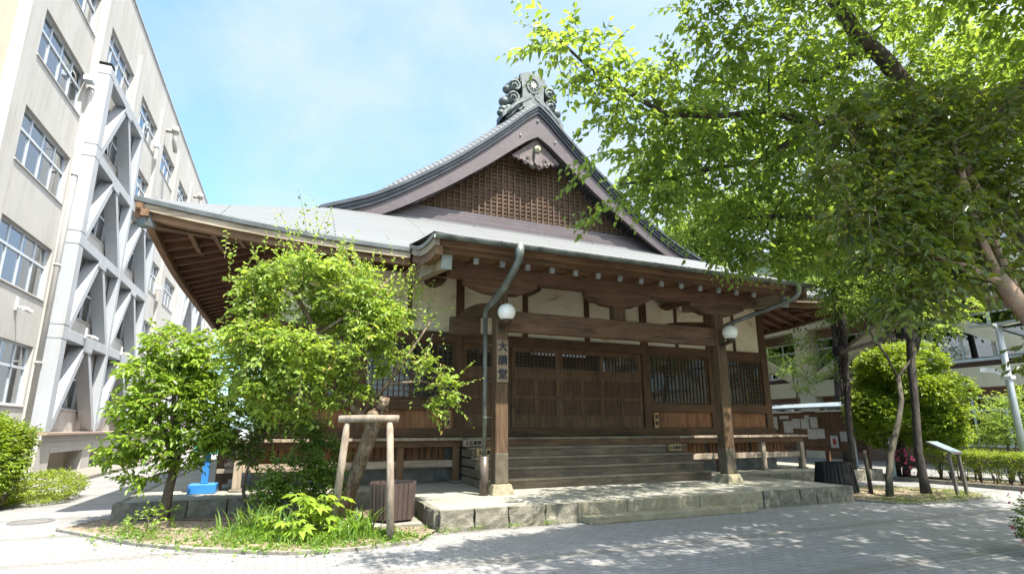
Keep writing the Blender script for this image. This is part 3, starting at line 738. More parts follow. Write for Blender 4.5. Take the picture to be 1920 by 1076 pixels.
for a, b in zip(vps[:-1], vps[1:]):
    if a == 3.52: continue
    obj('veranda_rail', MB().box(a+.075, b-.075, 11.86, 11.93, .64, .79, .008), gwood('x'), ver)
    sl = MB(); x = a+.09
    while x < b-.12: sl.box(x, x+.125, WY-.045, WY-.02, .80, 1.2); x += .15
    obj('skirting_board', sl, owood('z'), ver)
    obj('skirting_rail', MB().box(a, b, WY-.06, WY-.02, .72, .80), owood('x'), ver)
# --- stairs
SX0, SX1 = 3.62, 9.28
st = obj('staircase', MB().box(SX0+.06, SX0+.13, 10.32, 11.8, PZ, .48).box(SX1-.13, SX1-.06, 10.32, 11.8, PZ, .48), dwood('y'), hall)
noses = [10.18, 10.45, 10.75, 11.03, 11.30]; tz = [.50, .695, .885, 1.078, VZ+.004]
for k in range(5):
    y0 = noses[k]; y1 = (noses[k+1] if k < 4 else 11.72)+.05
    tr = obj('step', MB().box(SX0, SX1, y0, y1, tz[k]-.045, tz[k], .008), wood('worn_tread_timber', 'x', (.17, .13, .09), (.30, .24, .17), weather=.6), st)
    zb = PZ if k == 0 else tz[k-1]+.001
    rr = MB(); x = SX0+.03; rnd = random.Random(30+k)
    while x < SX1-.05:
        w = min(rnd.uniform(.9, 2.2), SX1-.03-x); rr.box(x, x+w-.004, y0+.03, y0+.055, zb, tz[k]-.046); x += w
    obj('riser', rr, swood('x') if k != 4 else bwood('x'), tr)
    for s in (SX0+.02, SX1-.05): obj('cheek', MB().box(s, s+.03, y0+.055, 11.8, zb-(.0 if k == 0 else .01), tz[k]-.046), swood('y'), tr)
# --- porch: posts, beams, brackets
PY = 9.45
for (x, nm) in ((3.685, 'l'), (9.15, 'r')):
    p = obj('porch_post', MB().box(x-.128, x+.128, PY, PY+.256, .47, 4.08, .016), wood('porch_post_timber', 'z', (0.075, 0.041, 0.018), (0.17, 0.098, 0.045), weather=0.15), hall)
    pl = MB(); vs = []
    for z, k in ((PZ, .22), (PZ+.17, .175), (PZ+.185, .165)): vs += [(x-k, PY+.128-k, z), (x+k, PY+.128-k, z), (x+k, PY+.128+k, z), (x-k, PY+.128+k, z)]
    pl.add(vs, [(0, 1, 5, 4), (1, 2, 6, 5), (2, 3, 7, 6), (3, 0, 4, 7), (4, 5, 9, 8), (5, 6, 10, 9), (6, 7, 11, 10), (7, 4, 8, 11), (8, 9, 10, 11)])
    obj('plinth', pl, SMOOTHST, p)
    mb_ = MB(); e = .004
    mb_.box(x-.128-e, x+.128+e, PY-e, PY+.256+e, .486, 1.04, .016)
    obj('metal_shoe', mb_, plain('brown_sheet_metal', (0.115, 0.092, 0.06), 0.55, 0.3, 6), p)
def beamX(name, x0, x1, y0, y1, z0, z1, mt): return obj(name, MB().box(x0, x1, y0, y1, z0, z1, .012), mt, hall)
beamX('porch_tie_beam', 3.815, 9.02, PY+.03, PY+.22, 3.335, 3.74, wood('tie_beam_timber', 'x', (0.085, 0.046, 0.024), (0.19, 0.105, 0.055)))
beamX('porch_tie_beam', 2.9, 3.555, PY+.9, PY+1.02, 3.36, 3.72, dwood('x'))
keta = beamX('porch_beam', 2.62, 10.24, PY-.02, PY+.27, 4.335, 4.70, wood('tie_beam_timber', 'x', DARKW))
def hijiki(xc, half, y0, y1, z0, z1, name='bracket_arm'):
    pts = [(xc-half, z1), (xc-half, z1-.10), (xc-half*.82, z1-.16), (xc-half*.5, z0+.02), (xc-half*.2, z0), (xc+half*.2, z0), (xc+half*.5, z0+.02), (xc+half*.82, z1-.16), (xc+half, z1-.10), (xc+half, z1)]
    return obj(name, MB().prism(pts, y0, y1), wood('tie_beam_timber', 'x', DARKW), hall)
hijiki(3.685, .76, PY+.01, PY+.24, 4.06, 4.332); hijiki(9.15, .80, PY+.01, PY+.24, 4.06, 4.332); hijiki(6.42, .80, PY+.01, PY+.24, 4.04, 4.332)
obj('strut_post', MB().box(6.27, 6.57, PY+.03, PY+.22, 3.742, 4.045, .01), dwood('z'), hall)
for xx in (3.0, 4.62, 5.5, 7.5, 8.3, 10.0):   # small arms against the wall behind
    obj('wall_bracket', MB().prism([(xx-.22, 4.98), (xx-.2, 4.9), (xx-.06, 4.84), (xx+.06, 4.84), (xx+.2, 4.9), (xx+.22, 4.98)], WY-.5, WY-.02), dwood('x'), hall)
for x in (3.685, 9.15):   # rainbow beams from the porch posts back to the wall
    n = 9; ys = [PY+.256+(WY-.03-PY-.256)*i/(n-1) for i in range(n)]
    mmb = MB(); vs = []
    for xx in (x-.09, x+.09): vs += [(xx, y, 3.92+.22*math.sin(math.pi*i/(n-1))*.5+.25*i/(n-1)) for i, y in enumerate(ys)]+[(xx, y, 3.6+.3*math.sin(math.pi*i/(n-1))*.5+.25*i/(n-1)) for i, y in enumerate(ys)]
    fs = []
    for i in range(n-1): fs += [(n+i, n+i+1, i+1, i), (2*n+i, 2*n+i+1, 3*n+i+1, 3*n+i), (i, i+1, 2*n+i+1, 2*n+i), (n+i+1, n+i, 3*n+i, 3*n+i+1)]
    fs += [(0, 2*n, 3*n, n), (n-1, 2*n-1, 4*n-1, 3*n-1)]
    obj('rainbow_beam', mmb.add(vs, fs), dwood('y'), hall)
# porch roof sheet, verge boards, rafters, soffit
PYF = 8.38
def porch_z(y): return 4.70+.19*(y-PYF)+.012*(y-PYF)**2
def porch_pt(u, v):
    y = PYF+v*(YF+.4-PYF); flare = .10*math.sin(v*math.pi/2)*0
    return (PX0+(PX1-PX0)*u, y, porch_z(y)+.018+.03*max(0, (abs(u-.5)*2-.7)/.3)**2)
mm = MB(); mm.grid(60, 8, porch_pt); obj('porch_roof', mm, RM_F, hall, True)
obj('porch_drip_edge', MB().box(PX0, PX1, PYF-.012, PYF+.04, 4.635, 4.712), COPPER, hall)
obj('porch_fascia', MB().box(PX0+.05, PX1-.05, PYF+.045, PYF+.15, 4.53, 4.66, .008), bwood('x'), hall)
obj('porch_fascia', MB().box(PX0+.1, PX1-.1, PYF+.155, PYF+.27, 4.45, 4.60, .008), dwood('x'), hall)
for s, X0 in ((1, PX0), (-1, PX1)):
    ys = [PYF+.02+(YF+.1-PYF)*i/14 for i in range(15)]
    cur_ = lambda y: .10*math.sin(min(1, (y-PYF)/1.9)*math.pi)
    for nm, a0, a1, d0, d1, mt in (('verge_edge', -.012, .06, .0, -.08, GREENCU), ('verge_board', .02, .11, -.082, -.20, gwood('y')), ('verge_board', .05, .17, -.202, -.36, bwood('y'))):
        n = 15; vs = []; xa, xb = sorted((X0+s*a0, X0+s*a1))
        for xx in (xa, xb): vs += [(xx, y, porch_z(y)+d0+.02-cur_(y)) for y in ys]+[(xx, y, porch_z(y)+d1+.02-cur_(y)) for y in ys]
        fs = []
        for i in range(n-1): fs += [(n+i, n+i+1, i+1, i), (2*n+i, 2*n+i+1, 3*n+i+1, 3*n+i), (i, i+1, 2*n+i+1, 2*n+i), (n+i+1, n+i, 3*n+i, 3*n+i+1)]
        fs += [(0, 2*n, 3*n, n), (n-1, 2*n-1, 4*n-1, 3*n-1)]
        obj(nm, MB().add(vs, fs), mt, hall)
    # verge rafter with a metal capped nose
    vr = obj('verge_rafter', MB().bar((X0+s*.33, PYF+.36, 4.40), (X0+s*.33, YF+1.9, 4.95), .17, .34), gwood('y'), hall)
    obj('end_cap', MB().bar((X0+s*.33, PYF+.335, 4.395), (X0+s*.33, PYF+.39, 4.406), .19, .36), CAP, vr)
obj('porch_soffit', MB().grid(20, 3, lambda u, v: (PX0+.15+(PX1-PX0-.3)*u, PYF+.2+v*(WY-.1-PYF-.2), 4.565+v*1.0)), wood('soffit_red', 'x', (0.075, 0.026, 0.014), (0.13, 0.055, 0.028)), hall)
x = 2.96
while x < 10.1:
    rafter((x, PYF+.55, 4.49), (x, WY-.06, 5.36), .085, .105, True, bwood('y')); x += .522
obj('soffit_board', MB().box(2.5, 10.4, 9.0, 9.3, 4.58, 4.61), bwood('x'), hall)
# gutter, hangers, down pipes
gm = MB(); n = 9; R_ = .07
pr = [(R_*math.cos(math.pi+math.pi*i/(n-1)), R_*math.sin(math.pi+math.pi*i/(n-1))) for i in range(n)]; pr += [(a*.86, b*.86) for a, b in pr[::-1]]
gx0, gx1 = PX0+.0, PX1+.15
gut = obj('gutter', gm.prismx([(PYF-.09+a, 4.67+b) for a, b in pr], gx0, gx1), GREENCU, hall)
for k in range(11):
    x = gx0+.35+k*.82
    obj('gutter_hanger', MB().bar((x, PYF-.16, 4.675), (x, PYF+.0, 4.69), .02, .006).bar((x, PYF-.0, 4.66), (x, PYF+.2, 4.5), .018, .01).bar((x, PYF+.2, 4.5), (x, PYF+.26, 4.45), .018, .01), COPPER, gut)
def down_pipe(xg, path, rad, sleeve=None, elbow=None):
    d = obj('down_pipe', MB().tube(path, rad, 12), plain('grey_green_pipe', (0.12, 0.122, 0.10), 0.5, 0.35, 4, 0.2, 0.1), gut, True)
    if elbow: obj('rain_head', MB().tube(elbow[0], elbow[1], 12), GREENCU, d, True)
    for z in (3.05, 2.35, 1.68):
        if path[0][2] > z: obj('pipe_band', MB().tube([(path[0][0], path[0][1], z-.012), (path[0][0], path[0][1], z+.012)], rad+.006, 12).bar((path[0][0], path[0][1], z), (path[0][0]+.18, path[0][1]+.1, z), .012, .02), GREENCU, d)
    if sleeve: obj('pipe_sleeve', MB().tube(sleeve[0], sleeve[1], 14), plain('brown_pipe_sleeve', (0.12, 0.095, 0.075), 0.4, 0.3, 5, 0.3), d, True)
down_pipe(3.56, [(3.36, PY+.06, 3.62), (3.36, PY+.06, .6)], .042, ([(3.36, PY+.06, .98), (3.36, PY+.06, PZ)], .082),
          ([(3.56, PYF-.09, 4.68), (3.56, PYF-.09, 4.5), (3.555, PYF-.07, 4.4), (3.52, PYF+.08, 4.24), (3.46, PYF+.4, 3.99), (3.42, PYF+.75, 3.87), (3.37, PY+.0, 3.72), (3.36, PY+.06, 3.62), (3.36, PY+.06, 3.55)], [.095, .08, .07, .066, .066, .064, .058, .056, .054]))
down_pipe(10.37, [(9.37, PY+.16, 3.8), (9.37, PY+.16, PZ+.2)], .045, None,
          ([(10.42, PYF-.09, 4.66), (10.42, PYF-.09, 4.45), (10.38, PYF-.02, 4.36), (10.2, PYF+.3, 4.22), (9.9, PYF+.7, 4.08), (9.6, PY-.05, 3.94), (9.4, PY+.14, 3.84), (9.37, PY+.16, 3.76)], [.07, .064, .06, .056, .052, .05, .045, .044]))
# ------------------------------------------------------------------ signs and lamps on the hall
INK = plain('black_ink', (0.015, 0.015, 0.02), 0.7)
YELW = wood('pale_sign_board', 'z', (0.46, 0.28, 0.11), (0.60, 0.42, 0.20), weather=0.1)
def sign(name, label, x0, x1, z0, z1, yf, text, size, mat, group, cols=1, gap=1.1, bold=.004, frame=False):
    s = obj(name, MB().box(x0, x1, yf, yf+.022, z0, z1, .004), mat, None, loc=((x0+x1)/2, yf+.011, z0)); tag(s, label, 'sign', group)
    lettering(text, size, INK, s, ((x0+x1)/2, yf-.003, (z0+z1)/2), cols=cols, gap=gap, bold=bold, ext=.002)
    return s
sign('name_board', 'tall weathered name board with three large brush characters on the near porch post', 3.57, 3.80, 2.33, 3.14, PY-.032, '大講堂', .205, wood('name_board_timber', 'z', (.20, .135, .08), (.34, .25, .165), weather=.3), None, gap=1.28, bold=.007)
sign('notice_sign', 'small upright yellow no smoking plate right of the big doors', 9.32, 9.46, 1.47, 1.89, WY-.10, '禁煙', .115, YELW, None, gap=1.5)
sign('notice_sign', 'small upright yellow plate left of the big doors behind the leaning tree', 3.37, 3.51, 1.47, 1.89, WY-.10, '禁煙', .115, YELW, None, gap=1.5)
sign('step_sign', 'small yellow no shoes plate at the right end of the wooden steps', 8.68, 9.06, .93, 1.075, 10.985, '土足厳禁', .088, YELW, None, cols=4)
sign('step_sign', 'small yellow no shoes plate at the left end of the steps behind the down pipe', 3.72, 4.16, .90, 1.05, 10.985, '土足厳禁', .092, YELW, None, cols=4)
sign('step_sign', 'faded grey wooden plate lying on the left end of the stair top', 3.50, 3.95, 1.10, 1.235, 11.25, '土足厳禁', .09, gwood('x'), None, cols=4)
GLOBE = None
def globe_mat():
    t = NT('opal_glass_globe'); p = t.bsdf((0.86, 0.84, 0.79), 0.12, None, spec=0.6)
    p.inputs['Subsurface Weight'].default_value = 0.3; p.inputs['Subsurface Radius'].default_value = (.1, .1, .1); return t.m
GLOBE = globe_mat()
def globe_lamp(x, y, z, label):
    t = thing('globe_lamp', label, 'lamp', (x, y, z), 'white globe lamps on the porch posts')
    obj('globe', MB().ball((x, y, z), .172, 28, 18), GLOBE, t, True)
    br = plain('brown_lamp_metal', (0.07, 0.045, 0.03), 0.45, 0.2, 6, 0.3)
    obj('holder', MB().lathe((x, y, z-.235), [(.035, 0), (.06, .03), (.10, .055), (.105, .095), (.085, .1)], 18), br, t, True)
    obj('bracket', MB().bar((x, y, z-.20), (x, PY+.02, z-.26), .06, .06).box(x-.06, x+.06, PY-.02, PY-.001, z-.36, z-.16, .006), br, t)
globe_lamp(3.665, 9.17, 3.63, 'white globe lamp above the tall name board')
globe_lamp(9.16, 9.17, 3.60, 'white globe lamp on the far porch post without a name board')

# ------------------------------------------------------------------ school building on the left
def wall_mat(name, base, blotch):
    t = NT(name); v = t.coord(); n = t.noise(v, .45, 7, .65); n2 = t.noise(t.coord((2.2, 2.2, .22)), 1.6, 7, .66); n3 = t.noise(v, 26, 5, .6)
    c = t.ramp(n, [(.3, mul(base, .86)), (.7, mul(base, 1.04))])
    c = t.mix(t.ramp(n2, [(.48, 0.0), (.74, .7)]), c, blotch)
    t.bsdf(c, .85, t.math('ADD', n3, t.math('MULTIPLY', n, .5)), .35, .012); return t.m
CREAM = wall_mat('cream_render', (0.44, 0.425, 0.40), (0.30, 0.27, 0.225))
CREAM2 = wall_mat('warm_cream_render', (0.33, 0.29, 0.22), (0.26, 0.22, 0.155))
GREYCON = wall_mat('grey_painted_steel', (0.36, 0.38, 0.405), (0.30, 0.285, 0.26))
ALU = plain('pale_aluminium', (0.62, 0.66, 0.70), 0.35, 0.08, 4, 0.4, 0.05)
def pane_mat():
    t = NT('clear_window_pane'); f = t.n('ShaderNodeFresnel'); f.inputs['IOR'].default_value = 1.9
    tr = t.n('ShaderNodeBsdfTransparent'); tr.inputs[0].default_value = (.86, .9, .92, 1); g = t.n('ShaderNodeBsdfGlossy'); g.inputs['Roughness'].default_value = .02
    g.inputs['Color'].default_value = (.9, .95, 1, 1)
    m = t.n('ShaderNodeMixShader'); t.l(t.math('MULTIPLY_ADD', f.outputs[0], .75, .25), m.inputs[0]); t.l(tr.outputs[0], m.inputs[1]); t.l(g.outputs[0], m.inputs[2]); t.l(m.outputs[0], t.out.inputs['Surface']); return t.m
PANE = pane_mat()
CURT = plain('off_white_curtain', (0.60, 0.60, 0.57), 0.9, 0.12, 3, stretch=(1, 4, .2))
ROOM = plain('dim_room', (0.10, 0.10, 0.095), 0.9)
school = thing('school_building', 'long five storey cream concrete school block with grey steel bracing beside the hall', 'building', (-8, 17, 0))
FX = -7.3; TOP = 18.65; Y0S, Y1S = 16.2, 57.5
HEADS = [3.87, 6.93, 10.08, 13.13, 16.17]; SILLS = [2.14, 5.33, 8.50, 11.66, 14.72]
NB = 9; PITCH = 4.45
wy = [(16.95+PITCH*k, 20.2+PITCH*k) for k in range(NB)]
# front wall as bands and piers so every window is a real opening
wm = MB(); TH = .28
lev = [0.0]
for s, h in zip(SILLS, HEADS): lev += [s, h]
lev += [TOP]
for i in range(0, len(lev), 2): wm.box(FX-TH, FX, Y0S, Y1S, lev[i], lev[i+1])
for s, h in zip(SILLS, HEADS):
    ys = [Y0S]+[v for p in wy for v in p]+[Y1S]
    for i in range(0, len(ys), 2): wm.box(FX-TH, FX, ys[i], ys[i+1], s, h)
obj('wall', wm, CREAM, school)
EW = [(-10.3, -8.6), (-14, -12.2)]
ew = MB()
for i in range(0, len(lev), 2): ew.box(-20, FX-TH, Y0S, Y0S+.28, lev[i], lev[i+1])
for s, h in zip(SILLS, HEADS):
    xs_ = [-20, -14, -12.2, -10.3, -8.6, FX-TH]
    for i in range(0, len(xs_), 2): ew.box(xs_[i], xs_[i+1], Y0S, Y0S+.28, s, h)
obj('end_wall', ew, CREAM2, school)
obj('far_end_wall', MB().box(-20, FX-TH, Y1S-.28, Y1S, 0, TOP), CREAM, school)
obj('rear_wall', MB().box(-20.3, -20, Y0S, Y1S, 0, TOP), CREAM, school)
obj('flat_roof', MB().box(-20, FX-TH-.003, Y0S+.283, Y1S-.283, TOP-.5, TOP-.3), plain('grey_roof_felt', (.3, .3, .3)), school)
obj('coping', MB().box(FX-.32, FX+.05, Y0S-.05, Y1S+.05, TOP, TOP+.06), plain('grey_coping', (.42, .44, .46)), school)
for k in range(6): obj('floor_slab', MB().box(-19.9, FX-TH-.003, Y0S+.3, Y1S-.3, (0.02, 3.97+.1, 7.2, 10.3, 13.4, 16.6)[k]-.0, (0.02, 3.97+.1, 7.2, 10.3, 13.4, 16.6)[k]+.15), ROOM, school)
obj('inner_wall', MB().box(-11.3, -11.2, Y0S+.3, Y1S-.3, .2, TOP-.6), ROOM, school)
pil = MB()
for k in range(1, NB):
    y = 16.95+PITCH*k; pil.box(FX, FX+.12, y-1.05, y-.18, .0, 17.3 if k not in (1, 2, 5, 6) else 17.3)
obj('pilaster', pil, CREAM, school)
RW = random.Random(77)
def school_window(y0, y1, s, h, detail=True, curtain=None):
    x = FX-.17; n = 4; w = (y1-y0)/n; tb = s+(h-s)*.62
    fr = MB().box(x, x+.06, y0, y0+.05, s, h).box(x, x+.06, y1-.05, y1, s, h).box(x, x+.06, y0+.05, y1-.05, s, s+.05).box(x, x+.06, y0+.05, y1-.05, h-.05, h).box(x-.003, x+.07, y0+.05, y1-.05, tb-.035, tb+.035)
    for i in range(1, n): fr.box(x+.003, x+.055, y0+w*i-.03, y0+w*i+.03, s+.05, tb-.035).box(x+.003, x+.055, y0+w*i-.025, y0+w*i+.025, tb+.035, h-.05)
    o = obj('window', fr, ALU, school)
    obj('pane', MB().box(x+.02, x+.026, y0+.05, y1-.05, s+.05, h-.05), PANE, o)
    obj('sill', MB().box(FX-.02, FX+.035, y0-.04, y1+.04, s-.06, s-.005, .01), CREAM, o)
    mode = RW.random(); cm = MB()
    segs = [(0, 1)] if mode < .35 else ([(0.0, .42), (.62, 1)] if mode < .7 else [(.45, 1)])
    if curtain: segs = curtain
    for (a, b) in segs:
        ya, yb = y0+.04+(y1-y0-.08)*a, y0+.04+(y1-y0-.08)*b; m_ = max(6, int((yb-ya)/.055))
        cm.grid(m_, 2, lambda u, v: (x-.14+.035*math.sin(u*m_*1.35)+.02*math.sin(u*m_*.37), ya+(yb-ya)*u, s+(h-s)*v))
    obj('curtain', cm, CURT, o)
    if mode > .8: obj('blind', MB().box(x-.06, x-.05, y0+.06, y1-.06, tb, h), CURT, o)
    return o
for k, (a, b) in enumerate(wy):
    for i, (s, h) in enumerate(zip(SILLS, HEADS)):
        cu = None
        if k == 0: cu = {1: [(.08, .3), (.55, 1)], 2: [(.5, 1)], 3: [(.72, 1)], 0: [(0, 1)]}.get(i)
        school_window(a, b, s, h, True, cu)
for (xa, xb) in ((-10.3, -8.6),):
    for s, h in zip(SILLS, HEADS):
        y = Y0S+.14; mid = (xa+xb)/2
        o = obj('window', MB().box(xa, xa+.05, y, y+.06, s, h).box(xb-.05, xb, y, y+.06, s, h).box(xa+.05, xb-.05, y, y+.06, s, s+.05).box(xa+.05, xb-.05, y, y+.06, h-.05, h).box(mid-.03, mid+.03, y+.003, y+.057, s+.05, h-.05), ALU, school)
        obj('pane', MB().box(xa+.05, xb-.05, y+.02, y+.026, s+.05, h-.05), PANE, o)
# ledge, plinth vents, kerb band
obj('ledge', MB().box(FX-.05, FX+.62, 20.45, Y1S, 1.27, 1.36, .01), wall_mat('brown_ledge', (.34, .25, .2), (.25, .2, .17)), school)
obj('ledge_band', MB().box(FX+.001, FX+.50, 20.45, Y1S, 1.10, 1.267, .01), CREAM, school)
bs = MB()
ybase = [(20.45, 21.45), (24.4, 25.3), (28.3, 29.3), (32.2, Y1S)]
for a, b in ybase: bs.box(FX+.001, FX+.45, a, b, 0, 1.098)
for (a, b) in ((21.45, 24.4), (25.3, 28.3), (29.3, 32.2)): bs.box(FX+.001, FX+.45, a, b, .85, 1.098)
obj('plinth_wall', bs, CREAM, school)
for (a, b) in ((21.45, 24.4), (25.3, 28.3), (29.3, 32.2)):
    v_ = obj('vent_opening', MB().box(FX+.002, FX+.03, a, b, 0, .85), CREAM2, school)
    obj('hood_beam', MB().bar((FX+.40, a-.05, .80), (FX+.40, b+.05, .80), .12, .16), CREAM, v_)
    gr = MB(); gr.box(FX+.03, FX+.05, a+.15, a+1.1, .25, .62)
    gr_o = obj('vent_grille', gr, plain('brown_grille', (.10, .07, .05), .6), v_)
    sl = MB()
    for q in range(6): sl.box(FX+.05, FX+.075, a+.15, a+1.1, .26+q*.06, .29+q*.06)
    obj('grille_slats', sl, plain('brown_slat', (.22, .17, .13), .6), gr_o)
obj('base_apron', MB().box(FX+.46, -5.47, 19.2, 57, .002, .055), KERB, school)
# down pipe
obj('down_pipe', MB().tube([(FX+.10, 20.42, 0.0), (FX+.10, 20.42, TOP-.4)], .085, 12).tube([(FX+.10, 20.42, 3.4), (FX+.10, 20.42, 3.46)], .105, 12).tube([(FX+.10, 20.42, 6.5), (FX+.10, 20.42, 6.56)], .105, 12).tube([(FX+.10, 20.42, 9.6), (FX+.10, 20.42, 9.66)], .105, 12).tube([(FX+.10, 20.42, 12.8), (FX+.10, 20.42, 12.86)], .105, 12), CREAM, school, True)
# steel brace frames in front of the wall
BL = [1.36, 4.45, 7.55, 10.65, 13.78]
def brace_frame(ya, nb, step_top):
    XF0, XF1 = FX+.02, FX+.48; cw = .28; W = PITCH-.06
    fo = obj('brace_frame', MB().box(XF0, XF1+.05, ya-.44, ya, 1.36, 13.9, .02), GREYCON, school)
    for b in range(1, nb+1):
        top = 13.9 if (b <= 1 or not step_top) else 10.8
        obj('frame_column', MB().box(XF0+.15, XF1, ya+W*b-cw/2, ya+W*b+cw/2, 1.362, top, .012), GREYCON, fo)
    for k in range(1, 5):
        nn = nb if (k < 4 or not step_top) else 1
        obj('frame_beam', MB().box(XF0+.1, XF1-.01, ya-.02, ya+W*nn+.1, BL[k]-.17, BL[k]+.17, .012), GREYCON, fo)
        for b in range(nn):
            y0 = ya+W*b+(.05 if b == 0 else cw/2-.02); y1 = ya+W*(b+1)-cw/2+.02; ym = (y0+y1)/2; zb = BL[k-1]+.1; zt = BL[k]-.12
            for (p, q) in ((y0+.1, ym-.12), (y1-.1, ym+.12)):
                obj('frame_diagonal', MB().bar((FX+.26, p, zb), (FX+.26, q, zt), .24, .40, (1, 0, 0)), GREYCON, fo)
    jn = MB()
    for k in range(1, 5):
        for dz in (-.22, .22): jn.box(XF0+.1, XF1+.054, ya-.444, ya+.004, BL[k]+dz-.008, BL[k]+dz+.008)
    obj('joint_line', jn, plain('dark_joint_seal', (.07, .07, .07), .8), fo)
    for k in range(1, 5):
        for b in range(nb if (k < 4 or not step_top) else 1):
            ym = ya+W*b+W/2
            pb = MB().box(XF1-.012, XF1+.004, ym-.42, ym+.42, BL[k]-.36, BL[k]-.168)
            for q in (-.34, -.2, .2, .34): pb.box(XF1+.004, XF1+.016, ym+q-.02, ym+q+.02, BL[k]-.29, BL[k]-.25)
            obj('gusset_plate', pb, GREYCON, fo)
    return fo
brace_frame(20.95, 2, True); brace_frame(38.75, 2, False)
# vent hoods and flues
for (y, z) in ((20.05, 12.85), (28.8, 15.0), (37.7, 15.0), (33.2, 8.8), (28.9, 11.9)):
    obj('vent_hood', MB().prismx([(y-.16, z), (y-.16, z+.14), (y-.06, z+.24), (y+.16, z+.24), (y+.16, z)], FX+.02, FX+.28).add([], []), ALU, school)
for (y, z) in ((30.4, 16.3), (39.3, 16.3)):
    obj('flue_pipe', MB().tube([(FX, y, z+.5), (FX+.45, y, z+.5), (FX+.5, y, z+.4), (FX+.5, y+.0, z-.1), (FX+.5, y+.5, z-.4)], .10, 10).box(FX+.35, FX+.62, y-.17, y+.17, z+.42, z+.75), CREAM, school, True)
def wall_camera(x, y, z, label):
    c = thing('security_camera', label, 'camera', (x, y, z), 'white security cameras on the school wall')
    wm_ = plain('white_camera_plastic', (.5, .5, .5), .35)
    obj('wall_bracket', MB().box(x-.002, x+.05, y-.05, y+.05, z-.06, z+.3).bar((x+.05, y, z+.05), (x+.3, y, z+.02), .05, .05), wm_, c)
    obj('camera_body', MB().bar((x+.24, y-.06, z), (x+.31, y+.18, z-.05), .10, .09), wm_, c)
    obj('lens', MB().tube([(x+.31, y+.18, z-.05), (x+.317, y+.205, z-.055)], .035, 10), plain('black_lens', (.02, .02, .02), .1), c)
wall_camera(FX, 18.6, 4.75, 'white security camera on the bare wall left of the grey bracing')
wall_camera(FX+.48, 22.6, 4.6, 'white security camera on the second beam of the bracing, nearer one')
wall_camera(FX+.48, 27.0, 4.55, 'white security camera on the second beam of the bracing, farther one')

# ------------------------------------------------------------------ building on the right
RX = 24.0
bld = thing('classroom_block', 'beige and brown building with diagonal braces behind the trees beyond the hedge', 'building', (RX+3, 12, 0))
BEIGE = wall_mat('beige_panel', (0.58, 0.51, 0.365), (0.47, 0.40, 0.28)); BROWN = plain('brown_wall_tile', (0.21, 0.125, 0.085), .7, .15, 8)
DBROWN = plain('dark_red_brown_band', (0.10, 0.045, 0.03), .7, .15, 8)
YA, YZ = -14.0, 36.0
bw = MB().box(RX+.6, RX+.9, YA, YZ, 0, .75).box(RX+.6, RX+.9, YA, YZ, 2.62, 4.03).box(RX+.6, RX+.9, YA, YZ, 5.85, 7.5).box(RX+.6, RX+.9, YA, YZ, 9.1, 10.6)
obj('wall', bw, BROWN, bld)
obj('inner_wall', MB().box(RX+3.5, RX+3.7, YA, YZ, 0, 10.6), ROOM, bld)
obj('end_wall', MB().box(RX+.9, RX+8, YZ-.3, YZ, 0, 10.6).box(RX+.9, RX+8, YA, YA+.3, 0, 10.6), BROWN, bld)
obj('flat_roof', MB().box(RX-.3, RX+8, YA, YZ, 10.6, 10.9), BEIGE, bld)
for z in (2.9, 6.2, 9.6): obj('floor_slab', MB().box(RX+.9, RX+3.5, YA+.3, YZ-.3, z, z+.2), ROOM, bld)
cols_y = [30.4, 19.35, 8.9, -1.5, -12]
for y in cols_y: obj('column', MB().box(RX, RX+.62, y-.42, y+.42, 0, 10.6, .01), BEIGE, bld)
for z0, z1 in ((2.95, 3.72), (6.3, 7.1), (9.7, 10.4)):
    for a, b in zip(cols_y[1:], cols_y[:-1]): obj('beam_panel', MB().box(RX+.03, RX+.6, a+.424, b-.424, z0, z1, .008), BEIGE, bld)
    obj('dark_band', MB().box(RX+.45, RX+.597, YA, YZ, z1+.003, z1+.30), DBROWN, bld)
for a, b in zip(cols_y[1:], cols_y[:-1]):
    for (zb, zt) in ((3.72, 6.35), (7.1, 9.75)):
        ym = (a+b)/2
        for (p, q) in ((a+.5, ym-.15), (b-.5, ym+.15)): obj('diagonal_brace', MB().bar((RX+.28, p, zb+.05), (RX+.28, q, zt), .42, .55, (1, 0, 0)), BEIGE, bld)
WHITEF = plain('white_window_frame', (.66, .68, .67), .4, .06, 3)
k = 0
for (s, h) in ((.75, 2.62), (4.03, 5.85), (7.5, 9.1)):
    y = YA+.4
    while y < YZ-2:
        y1 = y+2.1; x = RX+.66
        fr = MB().box(x, x+.06, y, y+.06, s, h).box(x, x+.06, y1-.06, y1, s, h).box(x, x+.06, y+.06, y1-.06, s, s+.07).box(x, x+.06, y+.06, y1-.06, h-.07, h).box(x+.003, x+.057, (y+y1)/2-.035, (y+y1)/2+.035, s+.07, h-.07).box(x+.002, x+.058, y+.06, y1-.06, h-.55, h-.48)
        if k % 1 == 0:
            o = obj('window', fr, WHITEF, bld); obj('pane', MB().box(x+.025, x+.03, y+.06, y1-.06, s+.07, h-.07), PANE, o)
            if RW.random() < .6:
                ya, yb = y+.05, y+(2.0 if RW.random() < .5 else 1.1); cm = MB(); m_ = int((yb-ya)/.05)
                cm.grid(m_, 2, lambda u, v: (x+.18+.03*math.sin(u*m_*1.3), ya+(yb-ya)*u, s+(h-s)*v)); obj('curtain', cm, CURT, o)
        y += 2.1; k += 1
obj('window_ledge', MB().box(RX+.4, RX+.66, YA, YZ, 3.96, 4.06), WHITEF, bld)

